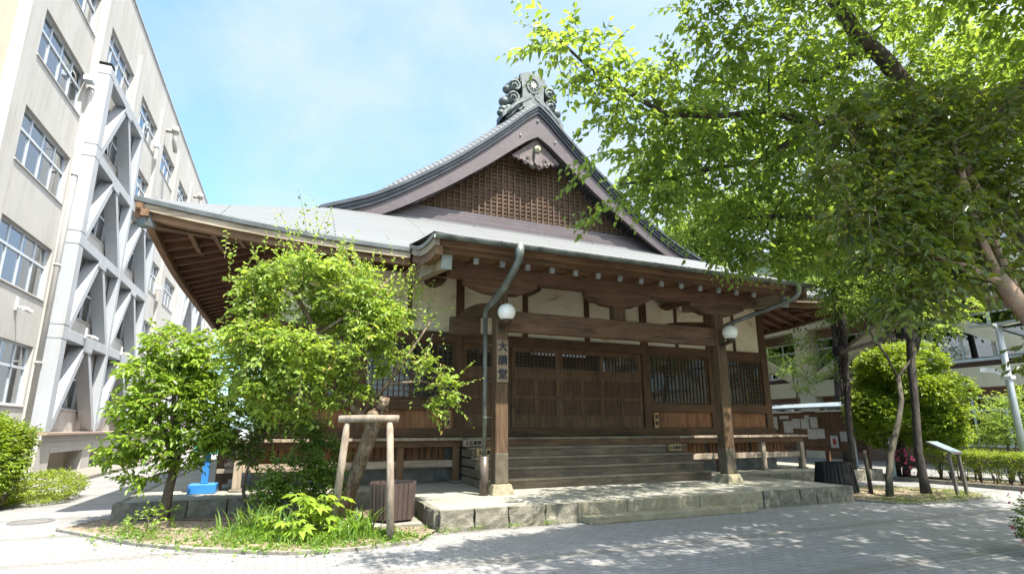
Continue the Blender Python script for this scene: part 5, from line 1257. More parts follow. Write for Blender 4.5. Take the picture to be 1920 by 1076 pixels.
# --- big cherry over the forecourt (its foot stands right of the picture)
def cherry():
    rg = random.Random(8); off = (10.2, 3.6, 0); t = thing('cherry_tree', 'big cherry tree reaching over the forecourt from the upper right with long leafy boughs', 'tree', off)
    lv = Leaves(31); tw = []
    limbs = [([(10.2, 3.6, 0), (10.1, 3.6, 1.2), (9.9, 3.65, 2.6), (9.55, 3.8, 4.0), (9.1, 4.1, 5.2), (8.7, 4.35, 6.1)], [0.238, 0.203, 0.189, 0.175, 0.161, 0.154]),
             ([(8.7, 4.35, 6.1), (8.45, 4.45, 6.7), (8.15, 4.5, 7.1), (7.55, 4.5, 7.4), (6.9, 4.4, 7.85), (6.2, 4.2, 8.5)], [0.154, 0.133, 0.119, 0.105, 0.091, 0.063]),
             ([(8.9, 4.2, 5.7), (8.0, 4.4, 6.05), (7.2, 4.5, 6.0), (6.45, 4.55, 5.6), (5.5, 4.5, 5.55), (4.6, 4.5, 5.25), (3.75, 4.45, 5.05), (3.1, 4.4, 5.2), (2.6, 4.35, 5.35), (2.15, 4.3, 5.6)], [0.091, 0.084, 0.070, 0.056, 0.042, 0.035, 0.029, 0.024, 0.017, 0.010]),
             ([(6.45, 4.55, 5.6), (5.6, 4.8, 5.0), (4.9, 4.9, 4.8), (4.1, 4.9, 4.5), (3.4, 4.9, 4.3)], [0.049, 0.038, 0.028, 0.021, 0.010]),
             ([(7.8, 4.5, 7.3), (7.2, 4.9, 6.75), (6.4, 5.1, 6.6), (5.6, 5.2, 6.7)], [0.056, 0.045, 0.035, 0.021]),
             ([(9.3, 3.9, 4.6), (8.2, 4.7, 4.8), (7.2, 5.1, 4.55), (6.2, 5.2, 4.45), (5.3, 5.3, 4.3)], [0.077, 0.056, 0.042, 0.032, 0.014]),
             ([(7.0, 4.4, 7.8), (6.0, 4.0, 7.7), (4.8, 3.9, 7.4), (3.8, 3.9, 7.0)], [0.056, 0.042, 0.032, 0.014]),
             ([(9.0, 4.15, 5.4), (9.6, 3.2, 6.6), (9.4, 2.2, 7.6), (8.8, 1.2, 8.2)], [0.105, 0.084, 0.063, 0.035]),
             ([(9.0, 4.1, 5.5), (10.2, 4.8, 6.8), (11.2, 5.4, 7.6)], [0.098, 0.070, 0.035]),
             ([(9.4, 2.4, 7.5), (7.8, 2.0, 7.8), (6.2, 1.8, 7.6), (4.8, 1.8, 7.2)], [0.056, 0.042, 0.032, 0.014])]
    blobs = []
    vis = [((2.3, 4.35, 5.45), (.42, .35, .28)), ((2.75, 4.35, 5.3), (.42, .4, .32)), ((3.1, 4.45, 4.95), (.5, .45, .32)), ((3.5, 4.45, 5.35), (.45, .5, .33)), ((3.55, 4.6, 4.6), (.42, .5, .28)), ((3.95, 4.5, 4.95), (.6, .6, .4)), ((4.2, 4.6, 5.45), (.55, .6, .35)),
           ((3.75, 4.85, 4.2), (.34, .4, .2)), ((3.9, 4.9, 4.3), (.6, .5, .36)), ((4.6, 4.8, 4.75), (.7, .6, .45)), ((4.9, 4.6, 5.5), (.7, .7, .5)), ((5.3, 5.0, 4.5), (.7, .6, .4)), ((5.7, 4.7, 5.2), (.75, .7, .5)), ((4.6, 4.2, 6.0), (.65, .6, .4)), ((5.5, 4.4, 6.1), (.8, .7, .5)), ((4.2, 4.2, 6.35), (.45, .45, .28)),
           ((6.3, 4.8, 5.7), (.8, .7, .5)), ((6.3, 5.1, 4.7), (.8, .6, .45)), ((7.1, 5.1, 5.1), (.8, .7, .5)), ((7.2, 4.8, 6.0), (.8, .7, .55)), ((6.3, 4.7, 6.7), (.8, .7, .45)), ((7.4, 4.9, 6.9), (.8, .7, .5)), ((8.3, 4.8, 6.3), (.8, .7, .6)), ((8.2, 5.0, 5.2), (.8, .7, .5)), ((9.2, 4.8, 5.6), (.8, .8, .6)), ((9.0, 4.7, 7.0), (.9, .8, .6)), ((8.3, 4.4, 7.9), (.9, .8, .5)), ((7.0, 4.2, 7.5), (.8, .7, .4)), ((5.9, 4.0, 7.2), (.8, .7, .4)), ((5.2, 3.8, 7.0), (.7, .6, .35)),
           ((4.3, 3.8, 6.9), (.6, .5, .3)), ((10.2, 5.0, 6.6), (1, .9, .7)), ((11.2, 5.4, 7.4), (1, .9, .6)), ((9.9, 5.2, 5.2), (.8, .7, .6)), ((5.0, 5.2, 4.05), (.55, .5, .25)), ((6.0, 5.3, 4.1), (.6, .5, .25)), ((7.2, 5.3, 4.4), (.6, .5, .3))]
    top = [((7.6, 3.2, 8.4), (1.2, 1.0, .5)), ((6.2, 2.6, 8.0), (1.2, 1.0, .5)), ((9.0, 2.6, 8.2), (1.2, 1.1, .5)), ((8.6, 1.0, 8.4), (1.3, 1.1, .5)), ((7.0, 1.2, 8.2), (1.2, 1.1, .5)), ((5.2, 1.9, 7.6), (1.1, .9, .45)), ((4.2, 2.8, 7.2), (.9, .8, .4)), ((10.6, 2.2, 8.0), (1.3, 1.2, .6)), ((10.8, 3.9, 7.6), (1.2, 1.0, .6)), ((6.0, .2, 7.8), (1.2, 1, .5)), ((9.8, .3, 8.0), (1.3, 1.1, .6)), ((5.2, 3.2, 7.7), (.9, .7, .3)), ((11.8, 4.2, 7.2), (1.1, 1, .6)), ((12.2, 2.6, 7.4), (1.2, 1.1, .6)), ((4.0, .9, 7.2), (1, .9, .4)), ((11.9, .9, 7.6), (1.2, 1.1, .6)), ((8.2, 2.2, 7.4), (1.2, 1.1, .4)), ((10.0, 3.4, 6.8), (1.2, 1.0, .5)), ((7.0, -.8, 7.9), (1.2, 1.0, .5)), ((13.0, 4.0, 6.8), (1.0, 1.0, .5))]
    tg = crown(lv, vis, 205, .112, 9, .42, .5, .1, tw, shell=.2, flat=.75)
    tg += crown(lv, top, 125, .145, 9, .55, .4, .1, None, shell=.1, flat=1.1)
    tg += crown(lv, [((6.0, 5.3, 3.85), (.6, .5, .2)), ((6.8, 5.4, 4.0), (.6, .5, .25)), ((5.4, 5.2, 3.85), (.5, .45, .2)), ((7.6, 5.5, 4.2), (.7, .5, .3)), ((8.4, 5.4, 4.6), (.7, .6, .4))], 280, .11, 9, .42, .5, .1, tw, shell=.2, flat=.75)
    deep = [(c, (.75, .65, .42)) for c in ((4.95, 6.2, 5.4), (5.9, 6.6, 5.2), (6.8, 6.8, 5.3), (7.8, 7, 5.5), (8.8, 7.2, 5.6), (5.6, 6.2, 6.2), (6.6, 6.4, 6.4), (7.8, 6.6, 6.5), (9, 6.8, 6.8), (10, 7.2, 6.0), (6.4, 7.4, 5.6), (7.4, 7.6, 5.4), (8.4, 7.8, 5.9), (9.4, 8.0, 6.4))]
    tg += crown(lv, deep, 175, .112, 9, .42, .5, .1, None, shell=.15, flat=.9)
    over = [((x_, y_, z_), (1.0, .8, .4)) for x_, y_, z_ in ((3.2, .9, 6.6), (4.6, .8, 6.3), (6.0, .9, 6.5), (7.4, .6, 6.7), (8.8, .5, 6.8), (4.0, 1.9, 6.9), (5.4, 1.9, 6.7), (6.9, 1.8, 6.9), (8.4, 1.6, 7.0), (3.4, -.4, 6.4), (5.0, -.5, 6.4), (6.6, -.6, 6.6), (10.2, 1.0, 7.0), (11.4, 1.8, 7.0), (12.6, 1.2, 7.0), (9.2, 3.0, 7.2), (10.6, 3.2, 7.0), (12.0, 3.2, 7.0), (13.4, 2.8, 7.2), (13.0, 4.6, 7.2), (14.4, 4.0, 7.4), (8.0, 3.0, 7.4), (9.8, 2.0, 6.6))]
    tg += crown(lv, over, 200, .15, 9, .55, .4, .1, None, shell=.1, flat=1.2)
    tr_ = [((10.4, 4.7, 8.2), (1.0, .8, .5)), ((11.6, 4.9, 8.4), (1.0, .8, .5)), ((9.5, 4.4, 8.4), (.9, .8, .45)), ((12.6, 5.2, 8.0), (1.0, .9, .6)), ((10.9, 4.6, 7.2), (.8, .7, .5)), ((12.0, 5.0, 6.9), (.9, .8, .5))]
    tg += crown(lv, tr_, 200, .12, 9, .42, .5, .1, None, shell=.2, flat=.8)
    # leafy tips reaching out to the left
    for b, d, l in (((2.25, 4.3, 5.55), (-.6, 0, .18), .5), ((2.45, 4.3, 5.6), (-.15, 0, .8), .35), ((2.7, 4.35, 5.15), (-.7, .1, -.1), .5), ((2.95, 4.4, 4.85), (-.75, 0, -.35), .55), ((3.25, 4.4, 5.55), (-.1, 0, .7), .4), ((3.3, 4.4, 5.5), (-.5, 0, .5), .4), ((3.1, 4.6, 4.5), (-.7, 0, -.3), .55), ((2.95, 4.65, 4.25), (-.8, 0, -.2), .5), ((3.35, 4.9, 4.0), (-.8, 0, -.25), .55), ((3.1, 4.9, 3.9), (-.7, .1, -.4), .4), ((4.1, 4.2, 6.4), (-.7, 0, .1), .5), ((3.9, 4.1, 6.85), (-.7, 0, .1), .5), ((4.05, 4.5, 5.75), (-.4, 0, .6), .5)):
        for q in range(3): twig_leaves(lv, np.array([b])+lv.r.normal(0, .05, (1, 3)), np.array([d])+lv.r.normal(0, .15, (1, 3)), np.array([l]), 11, .105, .45, tw, .8)
    branch_mesh('trunk', limbs+connect(limbs, tg, rg, .025, .007), tw[::2], B_DARK, t, .004); lv.build('crown', L_CHERRY, t, off, .54)
cherry()
# --- dark glossy camellia close on the right
def camellia():
    rg = random.Random(13); off = (7.35, 2.35, 0); t = thing('camellia_tree', 'dark glossy leaved tree with smooth tan limbs filling the right edge', 'tree', off)
    lv = Leaves(41); tw = []
    limbs = [([(7.35, 2.35, 0), (7.2, 2.4, 1.0), (6.75, 2.5, 1.9), (6.25, 2.6, 2.40), (6.02, 2.62, 2.68), (5.95, 2.66, 2.85)], [0.094, 0.086, 0.083, 0.076, 0.068, 0.061]),
             ([(5.95, 2.66, 2.85), (5.85, 2.7, 3.3), (5.9, 2.75, 3.8), (5.85, 2.75, 4.3)], [0.043, 0.036, 0.032, 0.022]),
             ([(5.96, 2.64, 2.78), (5.6, 2.7, 2.9), (5.2, 2.75, 3.0), (4.9, 2.8, 3.1)], [0.036, 0.029, 0.022, 0.014]),
             ([(6.2, 2.6, 2.4), (6.2, 2.75, 3.2), (6.3, 2.8, 3.7), (6.05, 2.8, 4.1), (6.2, 2.8, 4.6)], [0.043, 0.036, 0.032, 0.029, 0.014])]
    blobs = [((5.3, 2.8, 3.2), (.55, .4, .3)), ((4.85, 2.85, 2.95), (.45, .35, .25)), ((4.95, 2.9, 2.55), (.34, .3, .2)), ((4.35, 3.0, 3.75), (.3, .3, .2)), ((4.7, 3.0, 4.3), (.4, .35, .28)), ((5.2, 2.8, 2.72), (.4, .35, .2)), ((5.6, 2.85, 3.6), (.5, .4, .35)), ((5.0, 2.95, 3.55), (.5, .4, .32)), ((5.6, 3.0, 4.2), (.6, .45, .4)), ((6.2, 2.9, 3.4), (.5, .4, .4)), ((6.3, 2.9, 4.2), (.6, .45, .45)), ((5.1, 3.0, 4.0), (.5, .4, .35)), ((5.5, 2.9, 3.05), (.45, .3, .2)),
             ((6.0, 2.85, 2.95), (.35, .3, .2)), ((5.9, 3.0, 4.75), (.6, .5, .4)), ((6.7, 2.8, 3.9), (.6, .5, .5)), ((6.8, 2.8, 2.9), (.4, .3, .3)), ((6.05, 2.45, 2.15), (.22, .22, .14)), ((5.3, 3.05, 4.55), (.5, .4, .35)), ((4.55, 2.95, 3.3), (.35, .3, .25)), ((6.7, 2.8, 4.8), (.6, .5, .4)), ((5.85, 2.45, 1.98), (.2, .2, .12))]
    tg = crown(lv, blobs, 500, .10, 7, .30, .6, .0, tw, shell=.15, flat=.6)
    branch_mesh('trunk', limbs+connect(limbs, tg, rg, .013, .005), tw[::2], B_TAN, t, .003); lv.build('crown', L_CAM, t, off, .52)
camellia()
# --- slender maple with a forked stem, its neighbour, and the dark shaggy trunk
def maple():
    rg = random.Random(17); off = (11.95, 7.95, .03); t = thing('maple_tree', 'slender forked maple with fine light leaves in the small bed right of the platform', 'tree', off)
    lv = Leaves(51); tw = []
    limbs = [([(11.95, 7.95, 0), (12.03, 7.95, .4), (12.2, 7.95, .93), (12.62, 7.95, 1.6), (12.84, 7.95, 2.1), (12.85, 7.95, 2.65)], [0.085, 0.071, 0.064, 0.058, 0.053, 0.047]),
             ([(12.85, 7.95, 2.6), (12.55, 7.95, 3.1), (12.25, 7.95, 3.4), (11.95, 7.95, 3.9), (11.6, 7.95, 4.6), (11.35, 8.0, 5.2)], [0.031, 0.028, 0.025, 0.024, 0.019, 0.013]),
             ([(12.85, 7.95, 2.6), (13.3, 7.95, 2.95), (13.7, 7.95, 3.25), (14.1, 8.0, 3.75), (14.45, 8.0, 4.1), (14.9, 8.1, 4.8)], [0.037, 0.031, 0.030, 0.024, 0.019, 0.013]),
             ([(12.3, 7.95, 3.35), (12.7, 8.0, 3.9), (13.0, 8.0, 4.5)], [0.017, 0.013, 0.009])]
    blobs = [((11.4, 8.0, 4.6), (.7, .7, .4)), ((11.0, 7.9, 5.2), (.7, .7, .4)), ((12.0, 7.9, 5.1), (.8, .8, .5)), ((11.1, 7.8, 4.15), (.4, .5, .25)), ((13.0, 8.0, 4.8), (.8, .8, .5)), ((13.8, 8.0, 4.4), (.8, .8, .4)), ((14.7, 8.1, 4.8), (.8, .8, .5)), ((12.5, 7.8, 5.8), (.9, .9, .5)), ((11.5, 7.9, 5.9), (.8, .8, .45)), ((13.6, 8.0, 5.6), (.9, .9, .5)), ((13.0, 7.7, 4.1), (.5, .5, .25)), ((12.2, 7.8, 4.3), (.5, .5, .3)), ((10.6, 8.0, 5.7), (.6, .6, .35)), ((11.9, 7.9, 6.6), (.9, .9, .45)), ((13.2, 7.9, 6.6), (.9, .9, .45)), ((10.9, 7.9, 6.4), (.7, .7, .4))]
    tg = crown(lv, blobs+[((14.2, 8.2, 5.2), (.8, .8, .5)), ((12.6, 8.3, 5.2), (.8, .7, .5)), ((15.3, 8.6, 5.6), (.9, .8, .5)), ((12.0, 8.2, 4.6), (.5, .5, .3)), ((13.4, 8.3, 5.0), (.6, .6, .4)), ((11.8, 8.3, 5.6), (.8, .7, .5))], 480, .09, 8, .34, .5, .0, tw, shell=.15, flat=1.0)
    branch_mesh('trunk', limbs+connect(limbs, tg, rg, .03, .008), tw, B_MAPLE, t, .004); lv.build('crown', L_MAPLE, t, off, .5)
maple()
def stout():
    rg = random.Random(19); off = (13.16, 7.93, .03); t = thing('broadleaf_tree', 'dark straight trunk tied to the horizontal poles, in the bed behind the forked maple', 'tree', off)
    lv = Leaves(53); tw = []
    limbs = [([(13.16, 7.93, 0), (13.14, 7.93, .4), (13.12, 7.93, .95), (13.28, 7.93, 2.0), (13.4, 7.95, 2.9), (13.55, 7.95, 3.6), (13.7, 8.0, 4.3), (13.9, 8.0, 5.4), (14.0, 8.0, 6.6)], [0.121, 0.094, 0.083, 0.080, 0.083, 0.088, 0.077, 0.061, 0.033]),
             ([(13.45, 7.95, 3.2), (14.0, 7.8, 3.9), (14.6, 7.7, 4.4)], [0.044, 0.033, 0.017])]
    blobs = [((14.3, 8.0, 6.4), (1.1, 1.0, .7)), ((13.4, 8.1, 7.2), (1.1, 1.0, .6)), ((15.0, 7.8, 5.4), (.9, .8, .5)), ((14.8, 7.6, 4.3), (.6, .6, .35)), ((12.4, 8.2, 7.4), (.9, .9, .5)), ((15.4, 8.0, 6.6), (1, .9, .6)), ((14.0, 7.6, 3.75), (.4, .4, .22)), ((14.5, 8.2, 7.6), (1.1, 1, .6))]
    tg = crown(lv, blobs, 300, .115, 8, .38, .5, .0, tw, shell=.2, flat=.9)
    branch_mesh('trunk', limbs+connect(limbs, tg, rg, .04, .01), tw, B_DARK, t, .005); lv.build('crown', L_CHERRY, t, off, .5)
stout()
def shaggy():
    rg = random.Random(23); off = (15.1, 10.9, 0); t = thing('fan_palm', 'dark shaggy palm trunk with hanging fan fronds at the right end of the eaves', 'palm', off)
    m = MB(); pts = [(15.1, 10.95, 0), (15.08, 10.9, 1.5), (15.03, 10.75, 3.0), (15.0, 10.6, 4.6), (14.98, 10.55, 5.6)]
    m.tube(pts, [.085, .085, .095, .12, .14], 12, jit=.12, rng=rg)
    for k in range(260):
        z = rg.uniform(2.2, 5.6); a = rg.uniform(0, 6.28); x = 15.05-.02*z+.10*math.cos(a); y = 10.98-.075*z+.10*math.sin(a)
        m.tube([(x, y, z), (x+.05*math.cos(a), y+.05*math.sin(a), z-.12)], [.02, .006], 3, cap=False)
    obj('trunk', m, bark_mat('shaggy_bark', (.035, .026, .022), (.09, .068, .052), 14), t, True)
    V = []; F = []
    def frond(a, el, ln, r0):
        st = Vector((14.98, 10.55, 5.6)); d = Vector((math.cos(a)*math.cos(el), math.sin(a)*math.cos(el), math.sin(el))); hub = st+d*ln
        s = d.cross(Vector((0, 0, 1))).normalized(); n = s.cross(d)
        for k in range(24):
            q = -1.9+3.8*k/23; dd = (d*math.cos(q)+s*math.sin(q)).normalized(); w = d*-math.sin(q)+s*math.cos(q); L = r0*rg.uniform(.85, 1.1)*(1-.2*abs(q)/1.9)
            b = len(V); mid = hub+dd*L*.55; tip = hub+dd*L+Vector((0, 0, -L*rg.uniform(.25, .6)))
            V.extend([hub, mid+w*.02, tip, mid-w*.02]); F.append((b, b+1, b+2, b+3))
        return hub
    st = MB()
    for k in range(16):
        a = k*2.399; el = (.75, .35, -.1, -.55)[k % 4]+rg.uniform(-.1, .1); h = frond(a, el, rg.uniform(.55, .75), rg.uniform(.5, .65)); st.tube([(14.98, 10.55, 5.6), tuple(h)], [.018, .01], 5)
    obj('frond_stalk', st, plain('pale_green_stalk', (.16, .2, .06), .6), t, True)
    np_mesh('crown', np.array([tuple(v) for v in V]), np.array(F), leaf_mat('palm_leaf', (.05, .10, .02), (.13, .19, .05), (.22, .32, .05), .4, .4), t, off)
shaggy()
# --- clipped dome, hedge, small maple, bushes
def dome(name, label, cat, off, blobs, dens, leaf, mat, seed, stems, nl=7, tl=.2, flat=.8, wid=.5, bark=None, group=None, shell=.75, up=.35):
    rg = random.Random(seed); t = thing(name, label, cat, off, group); lv = Leaves(seed); tw = []
    tg = crown(lv, blobs, dens, leaf, nl, tl, .15, up, tw, shell=shell, flat=flat)
    limbs = [(wob(a, b, 6, .03, rg), [r*(1-.09*i) for i in range(7)]) for a, b, r in stems]
    branch_mesh('stem', limbs+connect(limbs, tg, rg, .02, .006), tw[::3], bark or B_GREY, t, .004); lv.build('foliage', mat, t, off, wid); return t
_r = random.Random(12); _b = []
for _k in range(46):
    _z = _r.uniform(-.75, 1.0); _a = _r.uniform(0, 6.28); _q = math.sqrt(1-min(1, _z*_z)*.96)
    _b.append(((17.3+1.05*_q*math.cos(_a), 10.55+1.22*_q*math.sin(_a), 2.25+1.42*_z), (_r.uniform(.46, .56), _r.uniform(.5, .62), _r.uniform(.32, .40))))
_b.append(((17.3, 10.55, 2.2), (.9, 1.05, 1.2)))
dome('round_tree', 'big round clipped bright green tree behind the forked maple', 'tree', (17.3, 10.6, 0), _b, 1150, .10, L_TOPI, 61,
     [((17.3, 10.9, 0), (17.3, 10.8, 1.6), .12), ((17.4, 11.2, 0), (17.3, 11.0, 1.5), .09), ((17.2, 10.5, 0), (17.2, 10.3, 1.6), .08)], up=.5, bark=B_DARK)
def hedge():
    off = (17.0, 4, 0); t = thing('clipped_hedge', 'low clipped yellow green hedge along the path on the right', 'hedge', off); lv = Leaves(71); r = lv.r
    n = 9500; Y = r.uniform(-5.5, 9.9, n); X = r.uniform(16.5, 17.5, n); Z = .86-.03*np.abs(r.normal(0, 1, n))
    f = r.random(n); side = f < .42; X = np.where(side, 16.48+r.random(n)*.06, X); Z = np.where(side, .30+.56*r.random(n)**.6, Z)
    P = np.stack([X, Y, Z+.03*np.sin(Y*2.1)], 1); D = np.where(side[:, None], np.array([-.8, 0, .45]), np.array([0, 0, 1.0]))+r.normal(0, .4, (n, 3))
    twig_leaves(lv, P-unit(D)*.1, D, r.uniform(.10, .2, n), 6, .05, .1, None, .6)
    m = 900; Y = r.uniform(-5, 9.8, m); P = np.stack([r.uniform(16.5, 17.4, m), Y, r.uniform(.12, .5, m)], 1); twig_leaves(lv, P, r.normal(0, 1, (m, 3)), r.uniform(.1, .2, m), 5, .05, .2, None, .5)
    st = MB(); rg = random.Random(3)
    for k in range(150):
        y = -5.3+k*.102; x = rg.uniform(16.7, 17.3)
        for q in range(3): st.tube([(x, y, .06), (x+rg.uniform(-.12, .12), y+rg.uniform(-.1, .1), .4), (x+rg.uniform(-.3, .3), y+rg.uniform(-.2, .2), .75)], [.014, .010, .006], 4, cap=False)
    obj('twigs', st, B_DARK, t, kind='stuff'); lv.build('foliage', L_HEDGE, t, off, .55)
hedge()
dome('young_maple', 'feathery light green young maple beside the grey lamp pole', 'tree', (19.2, 9.2, 0), [((19.2, 9.2, 1.9), (.8, .9, .5)), ((19.0, 8.8, 1.4), (.8, .9, .4)), ((19.3, 8.6, 2.3), (.6, .6, .35)), ((19.2, 9.6, 1.2), (.7, .7, .4)), ((19, 8.3, 1.75), (.5, .6, .3))], 500, .08, L_MAPLE, 81, [((19.2, 9.2, 0), (19.2, 9.1, 1.7), .05), ((19.2, 9.2, .2), (19.0, 8.7, 1.4), .03)], shell=.2, flat=1.4, tl=.3)
dome('azalea_bush', 'rounded light green bush below the school wall at the left edge', 'bush', (-5.35, 13.6, 0), [((-5.35, 13.5, 1.0), (.7, .8, .7)), ((-5.75, 13.4, 1.15), (.6, .7, .6)), ((-5.1, 13.2, .75), (.5, .55, .5)), ((-5.5, 13.8, 1.5), (.35, .45, .35)), ((-4.95, 13.7, 1.3), (.3, .4, .3))], 1900, .08, L_TOPI, 91, [((-5.0, 13.6, 0), (-5.0, 13.5, 1.0), .04), ((-4.9, 13.5, 0), (-4.7, 13.2, .8), .03), ((-5.1, 13.6, 0), (-5.4, 13.4, 1.1), .03)])
dome('low_azalea', 'low flat yellow green azalea at the foot of the rounded bush', 'bush', (-4.9, 14.3, 0), [((-4.75, 14.2, .3), (.8, .8, .3)), ((-5.3, 13.6, .25), (.7, .6, .25)), ((-4.6, 14.9, .3), (.6, .7, .3)), ((-5.9, 13.0, .28), (.7, .6, .26))], 1900, .05, L_HEDGE, 92, [((-4.9, 14.2, 0), (-4.9, 14.2, .3), .02), ((-5.3, 13.6, 0), (-5.3, 13.6, .3), .02)], tl=.14)
obj('school_bed', MB().grid(10, 6, lambda u, v: (-7.2+u*1.9+v*.5*(u > .9), 12.6+v*3.4, .03+.05*math.sin(u*3.1)*math.sin(v*3.1))), SOIL, kind='structure')
dome('camellia_shrub', 'dense glossy shrub at the foot of the leaning trunk', 'shrub', (.2, 9.75, .05), [((.15, 9.7, .75), (.48, .4, .36)), ((-.2, 9.6, .5), (.3, .35, .26)), ((.6, 9.8, 1.0), (.36, .36, .4)), ((.75, 9.7, .55), (.3, .3, .3)), ((.4, 9.9, 1.35), (.3, .3, .28))], 1300, .085, L_DARKSH, 93, [((.2, 9.75, 0), (.2, 9.7, .7), .03), ((.3, 9.75, 0), (.65, 9.8, .95), .03)], shell=.35)
dome('side_shrub', 'dark leafy shrub standing behind the leaning tree next to the veranda', 'shrub', (-.55, 10.45, .1), [((-.6, 10.4, 1.5), (.45, .3, .45)), ((-.75, 10.4, 2.0), (.4, .3, .4)), ((-.3, 10.35, 1.75), (.4, .3, .4)), ((-.65, 10.4, 1.1), (.35, .25, .25)), ((.15, 10.3, 1.6), (.35, .3, .3))], 900, .09, L_DARKSH, 94, [((-.55, 10.45, .0), (-.6, 10.4, 1.5), .035), ((-.5, 10.4, .9), (-.3, 10.35, 1.7), .02)], shell=.2)
dome('small_shrub', 'little bright shrub at the foot of the thin stemmed tree', 'shrub', (-1.78, 9.55, .05), [((-1.78, 9.5, .22), (.28, .22, .14)), ((-1.6, 9.6, .26), (.2, .2, .14))], 420, .06, L_SAP, 95, [((-1.78, 9.55, 0), (-1.75, 9.5, .2), .012)], tl=.14)
az = dome('flowering_azalea', 'azalea with pink flowers cut by the right edge of the picture', 'bush', (8.4, 3.7, 0), [((8.4, 3.7, .40), (.36, .36, .38)), ((8.7, 3.6, .5), (.4, .45, .45))], 1900, .05, L_DARKSH, 96, [((8.4, 3.7, 0), (8.4, 3.7, .4), .02)], tl=.12)
fl = Leaves(97); P, D = blob(fl.r, (8.42, 3.7, .45), (.40, .40, .44), 26, .95)
for k in range(5):
    q = fl.r.normal(0, 1, (26, 3)); fl.add(P+D*.03, unit(np.cross(D, q))+D*.5, D, np.full(26, .035))
fb = fl.build('blossoms', plain('pink_petal', (.62, .07, .16), .6, .1), az, (8.4, 3.7, 0), .9); fb['kind'] = 'stuff'
dome('pink_azalea', 'far pink flowering azalea between the blue signboard and the round tree', 'bush', (16.6, 10.4, 0), [((16.6, 10.3, .5), (.3, .35, .35))], 260, .05, L_DARKSH, 98, [((16.6, 10.4, 0), (16.6, 10.3, .4), .02)])
fl = Leaves(99); P, D = blob(fl.r, (16.55, 10.3, .55), (.3, .36, .36), 70, .95); fl.add(P, unit(np.cross(D, fl.r.normal(0, 1, (70, 3)))), D, np.full(70, .07)); fb = fl.build('blossoms', plain('pink_petal', (.62, .07, .16)), bpy.data.objects['pink_azalea'], (16.6, 10.4, 0), .9); fb['kind'] = 'stuff'

# --- plants in the near bed
def blades(name, label, off, n, h, spread, mat, seed, wid=.016, cat='plant', group=None):
    r = random.Random(seed); V = []; F = []
    for k in range(n):
        a = r.uniform(0, 6.28); b = Vector(off)+Vector((r.gauss(0, spread), r.gauss(0, spread), 0)); d = Vector((math.cos(a), math.sin(a), 0)); s = Vector((-d.y, d.x, 0)); L = h*r.uniform(.6, 1.2); lean = r.uniform(.25, .8); w = wid*r.uniform(.7, 1.2); i0 = len(V)
        for i in range(6):
            t = i/5; p = b+d*(L*lean*t*t)+Vector((0, 0, L*(t-.42*lean*t*t))); ww = w*(1-t**2.2); V += [p+s*ww, p-s*ww]
        F += [(i0+2*i, i0+2*i+1, i0+2*i+3, i0+2*i+2) for i in range(5)]
    o = np_mesh(name, np.array([tuple(v) for v in V]), np.array(F), mat, None, off); o.location = off; tag(o, label, cat, group); return o
L_BLADE = leaf_mat('strap_leaf', (.07, .15, .018), (.16, .27, .035), (.26, .42, .04), .35, .4)
blades('strap_leaf_plant', 'clump of arching strap leaves right of the near prop post', (1.05, 8.15, .04), 70, .42, .10, L_BLADE, 1)
blades('strap_leaf_plant', 'clump of strap leaves left of the broad lobed plant', (.0, 8.6, .04), 80, .38, .14, L_BLADE, 2)
blades('strap_leaf_plant', 'clump of strap leaves between the two prop posts', (.85, 7.95, .04), 60, .34, .10, L_BLADE, 3)
blades('strap_leaf_plant', 'darker clump of strap leaves under the glossy shrub', (-.35, 8.95, .04), 90, .42, .16, L_DARKSH, 4)
def ground_cover(name, pts, n, h, mat, seed, wid=.008):
    r = random.Random(seed); V = []; F = []; k = 0
    while k < n:
        cx, cy, s = pts[r.randrange(len(pts))]; x = r.gauss(cx, s); y = r.gauss(cy, s*.7)
        if x < -2.3 or x > 2.0 or y > 10.5 or y < 7.5+.32*max(0, -x+.2)**1.45: k += 1; continue
        a = r.uniform(0, 6.28); L = h*r.uniform(.5, 1.2); d = Vector((math.cos(a), math.sin(a), 0)); s_ = Vector((-d.y, d.x, 0)); b = Vector((x, y, .03)); w = wid*r.uniform(.7, 1.3); i0 = len(V); l_ = r.uniform(.3, 1.0)
        V += [b+s_*w, b-s_*w, b+d*L*.35*l_+Vector((0, 0, L*.6))-s_*w, b+d*L*.35*l_+Vector((0, 0, L*.6))+s_*w, b+d*L*l_+Vector((0, 0, L*.8))]
        F += [(i0, i0+1, i0+2, i0+3), (i0+3, i0+2, i0+4, i0+4)]; k += 1
    q = np.array(F); o = bpy.data.meshes.new(name); o.from_pydata([tuple(v) for v in V], [], [f if f[2] != f[3] else f[:3] for f in F]); o.materials.append(mat)
    ob = bpy.data.objects.new(name, o); link(ob); ob['kind'] = 'stuff'; return ob
ground_cover('bed_grass', [(.1, 8.2, .25), (.6, 7.9, .22), (-.4, 8.7, .2), (.4, 9.0, .4), (1.3, 7.85, .12), (-.1, 8.5, .3)], 1900, .13, L_BLADE, 6)
ground_cover('bed_grass', [(-.5, 9.2, .3), (.3, 8.6, .35), (1.0, 8.6, .4)], 1500, .08, L_DARKSH, 7, .012)
def weeds(name, pts, n, mat, seed, leaf=.03):
    lv = Leaves(seed); r = lv.r; pts = np.array(pts); i = r.integers(0, len(pts), n); P = np.stack([r.normal(pts[i, 0], pts[i, 2]), r.normal(pts[i, 1], pts[i, 2]), np.full(n, .03)], 1)
    D = unit(np.stack([r.normal(0, .6, n), r.normal(0, .6, n), np.ones(n)*.7], 1)); twig_leaves(lv, P, D, r.uniform(.04, .12, n), 4, leaf, .3, None, .9)
    o = lv.build(name, mat, None, (0, 0, 0), .6); o['kind'] = 'stuff'; return o
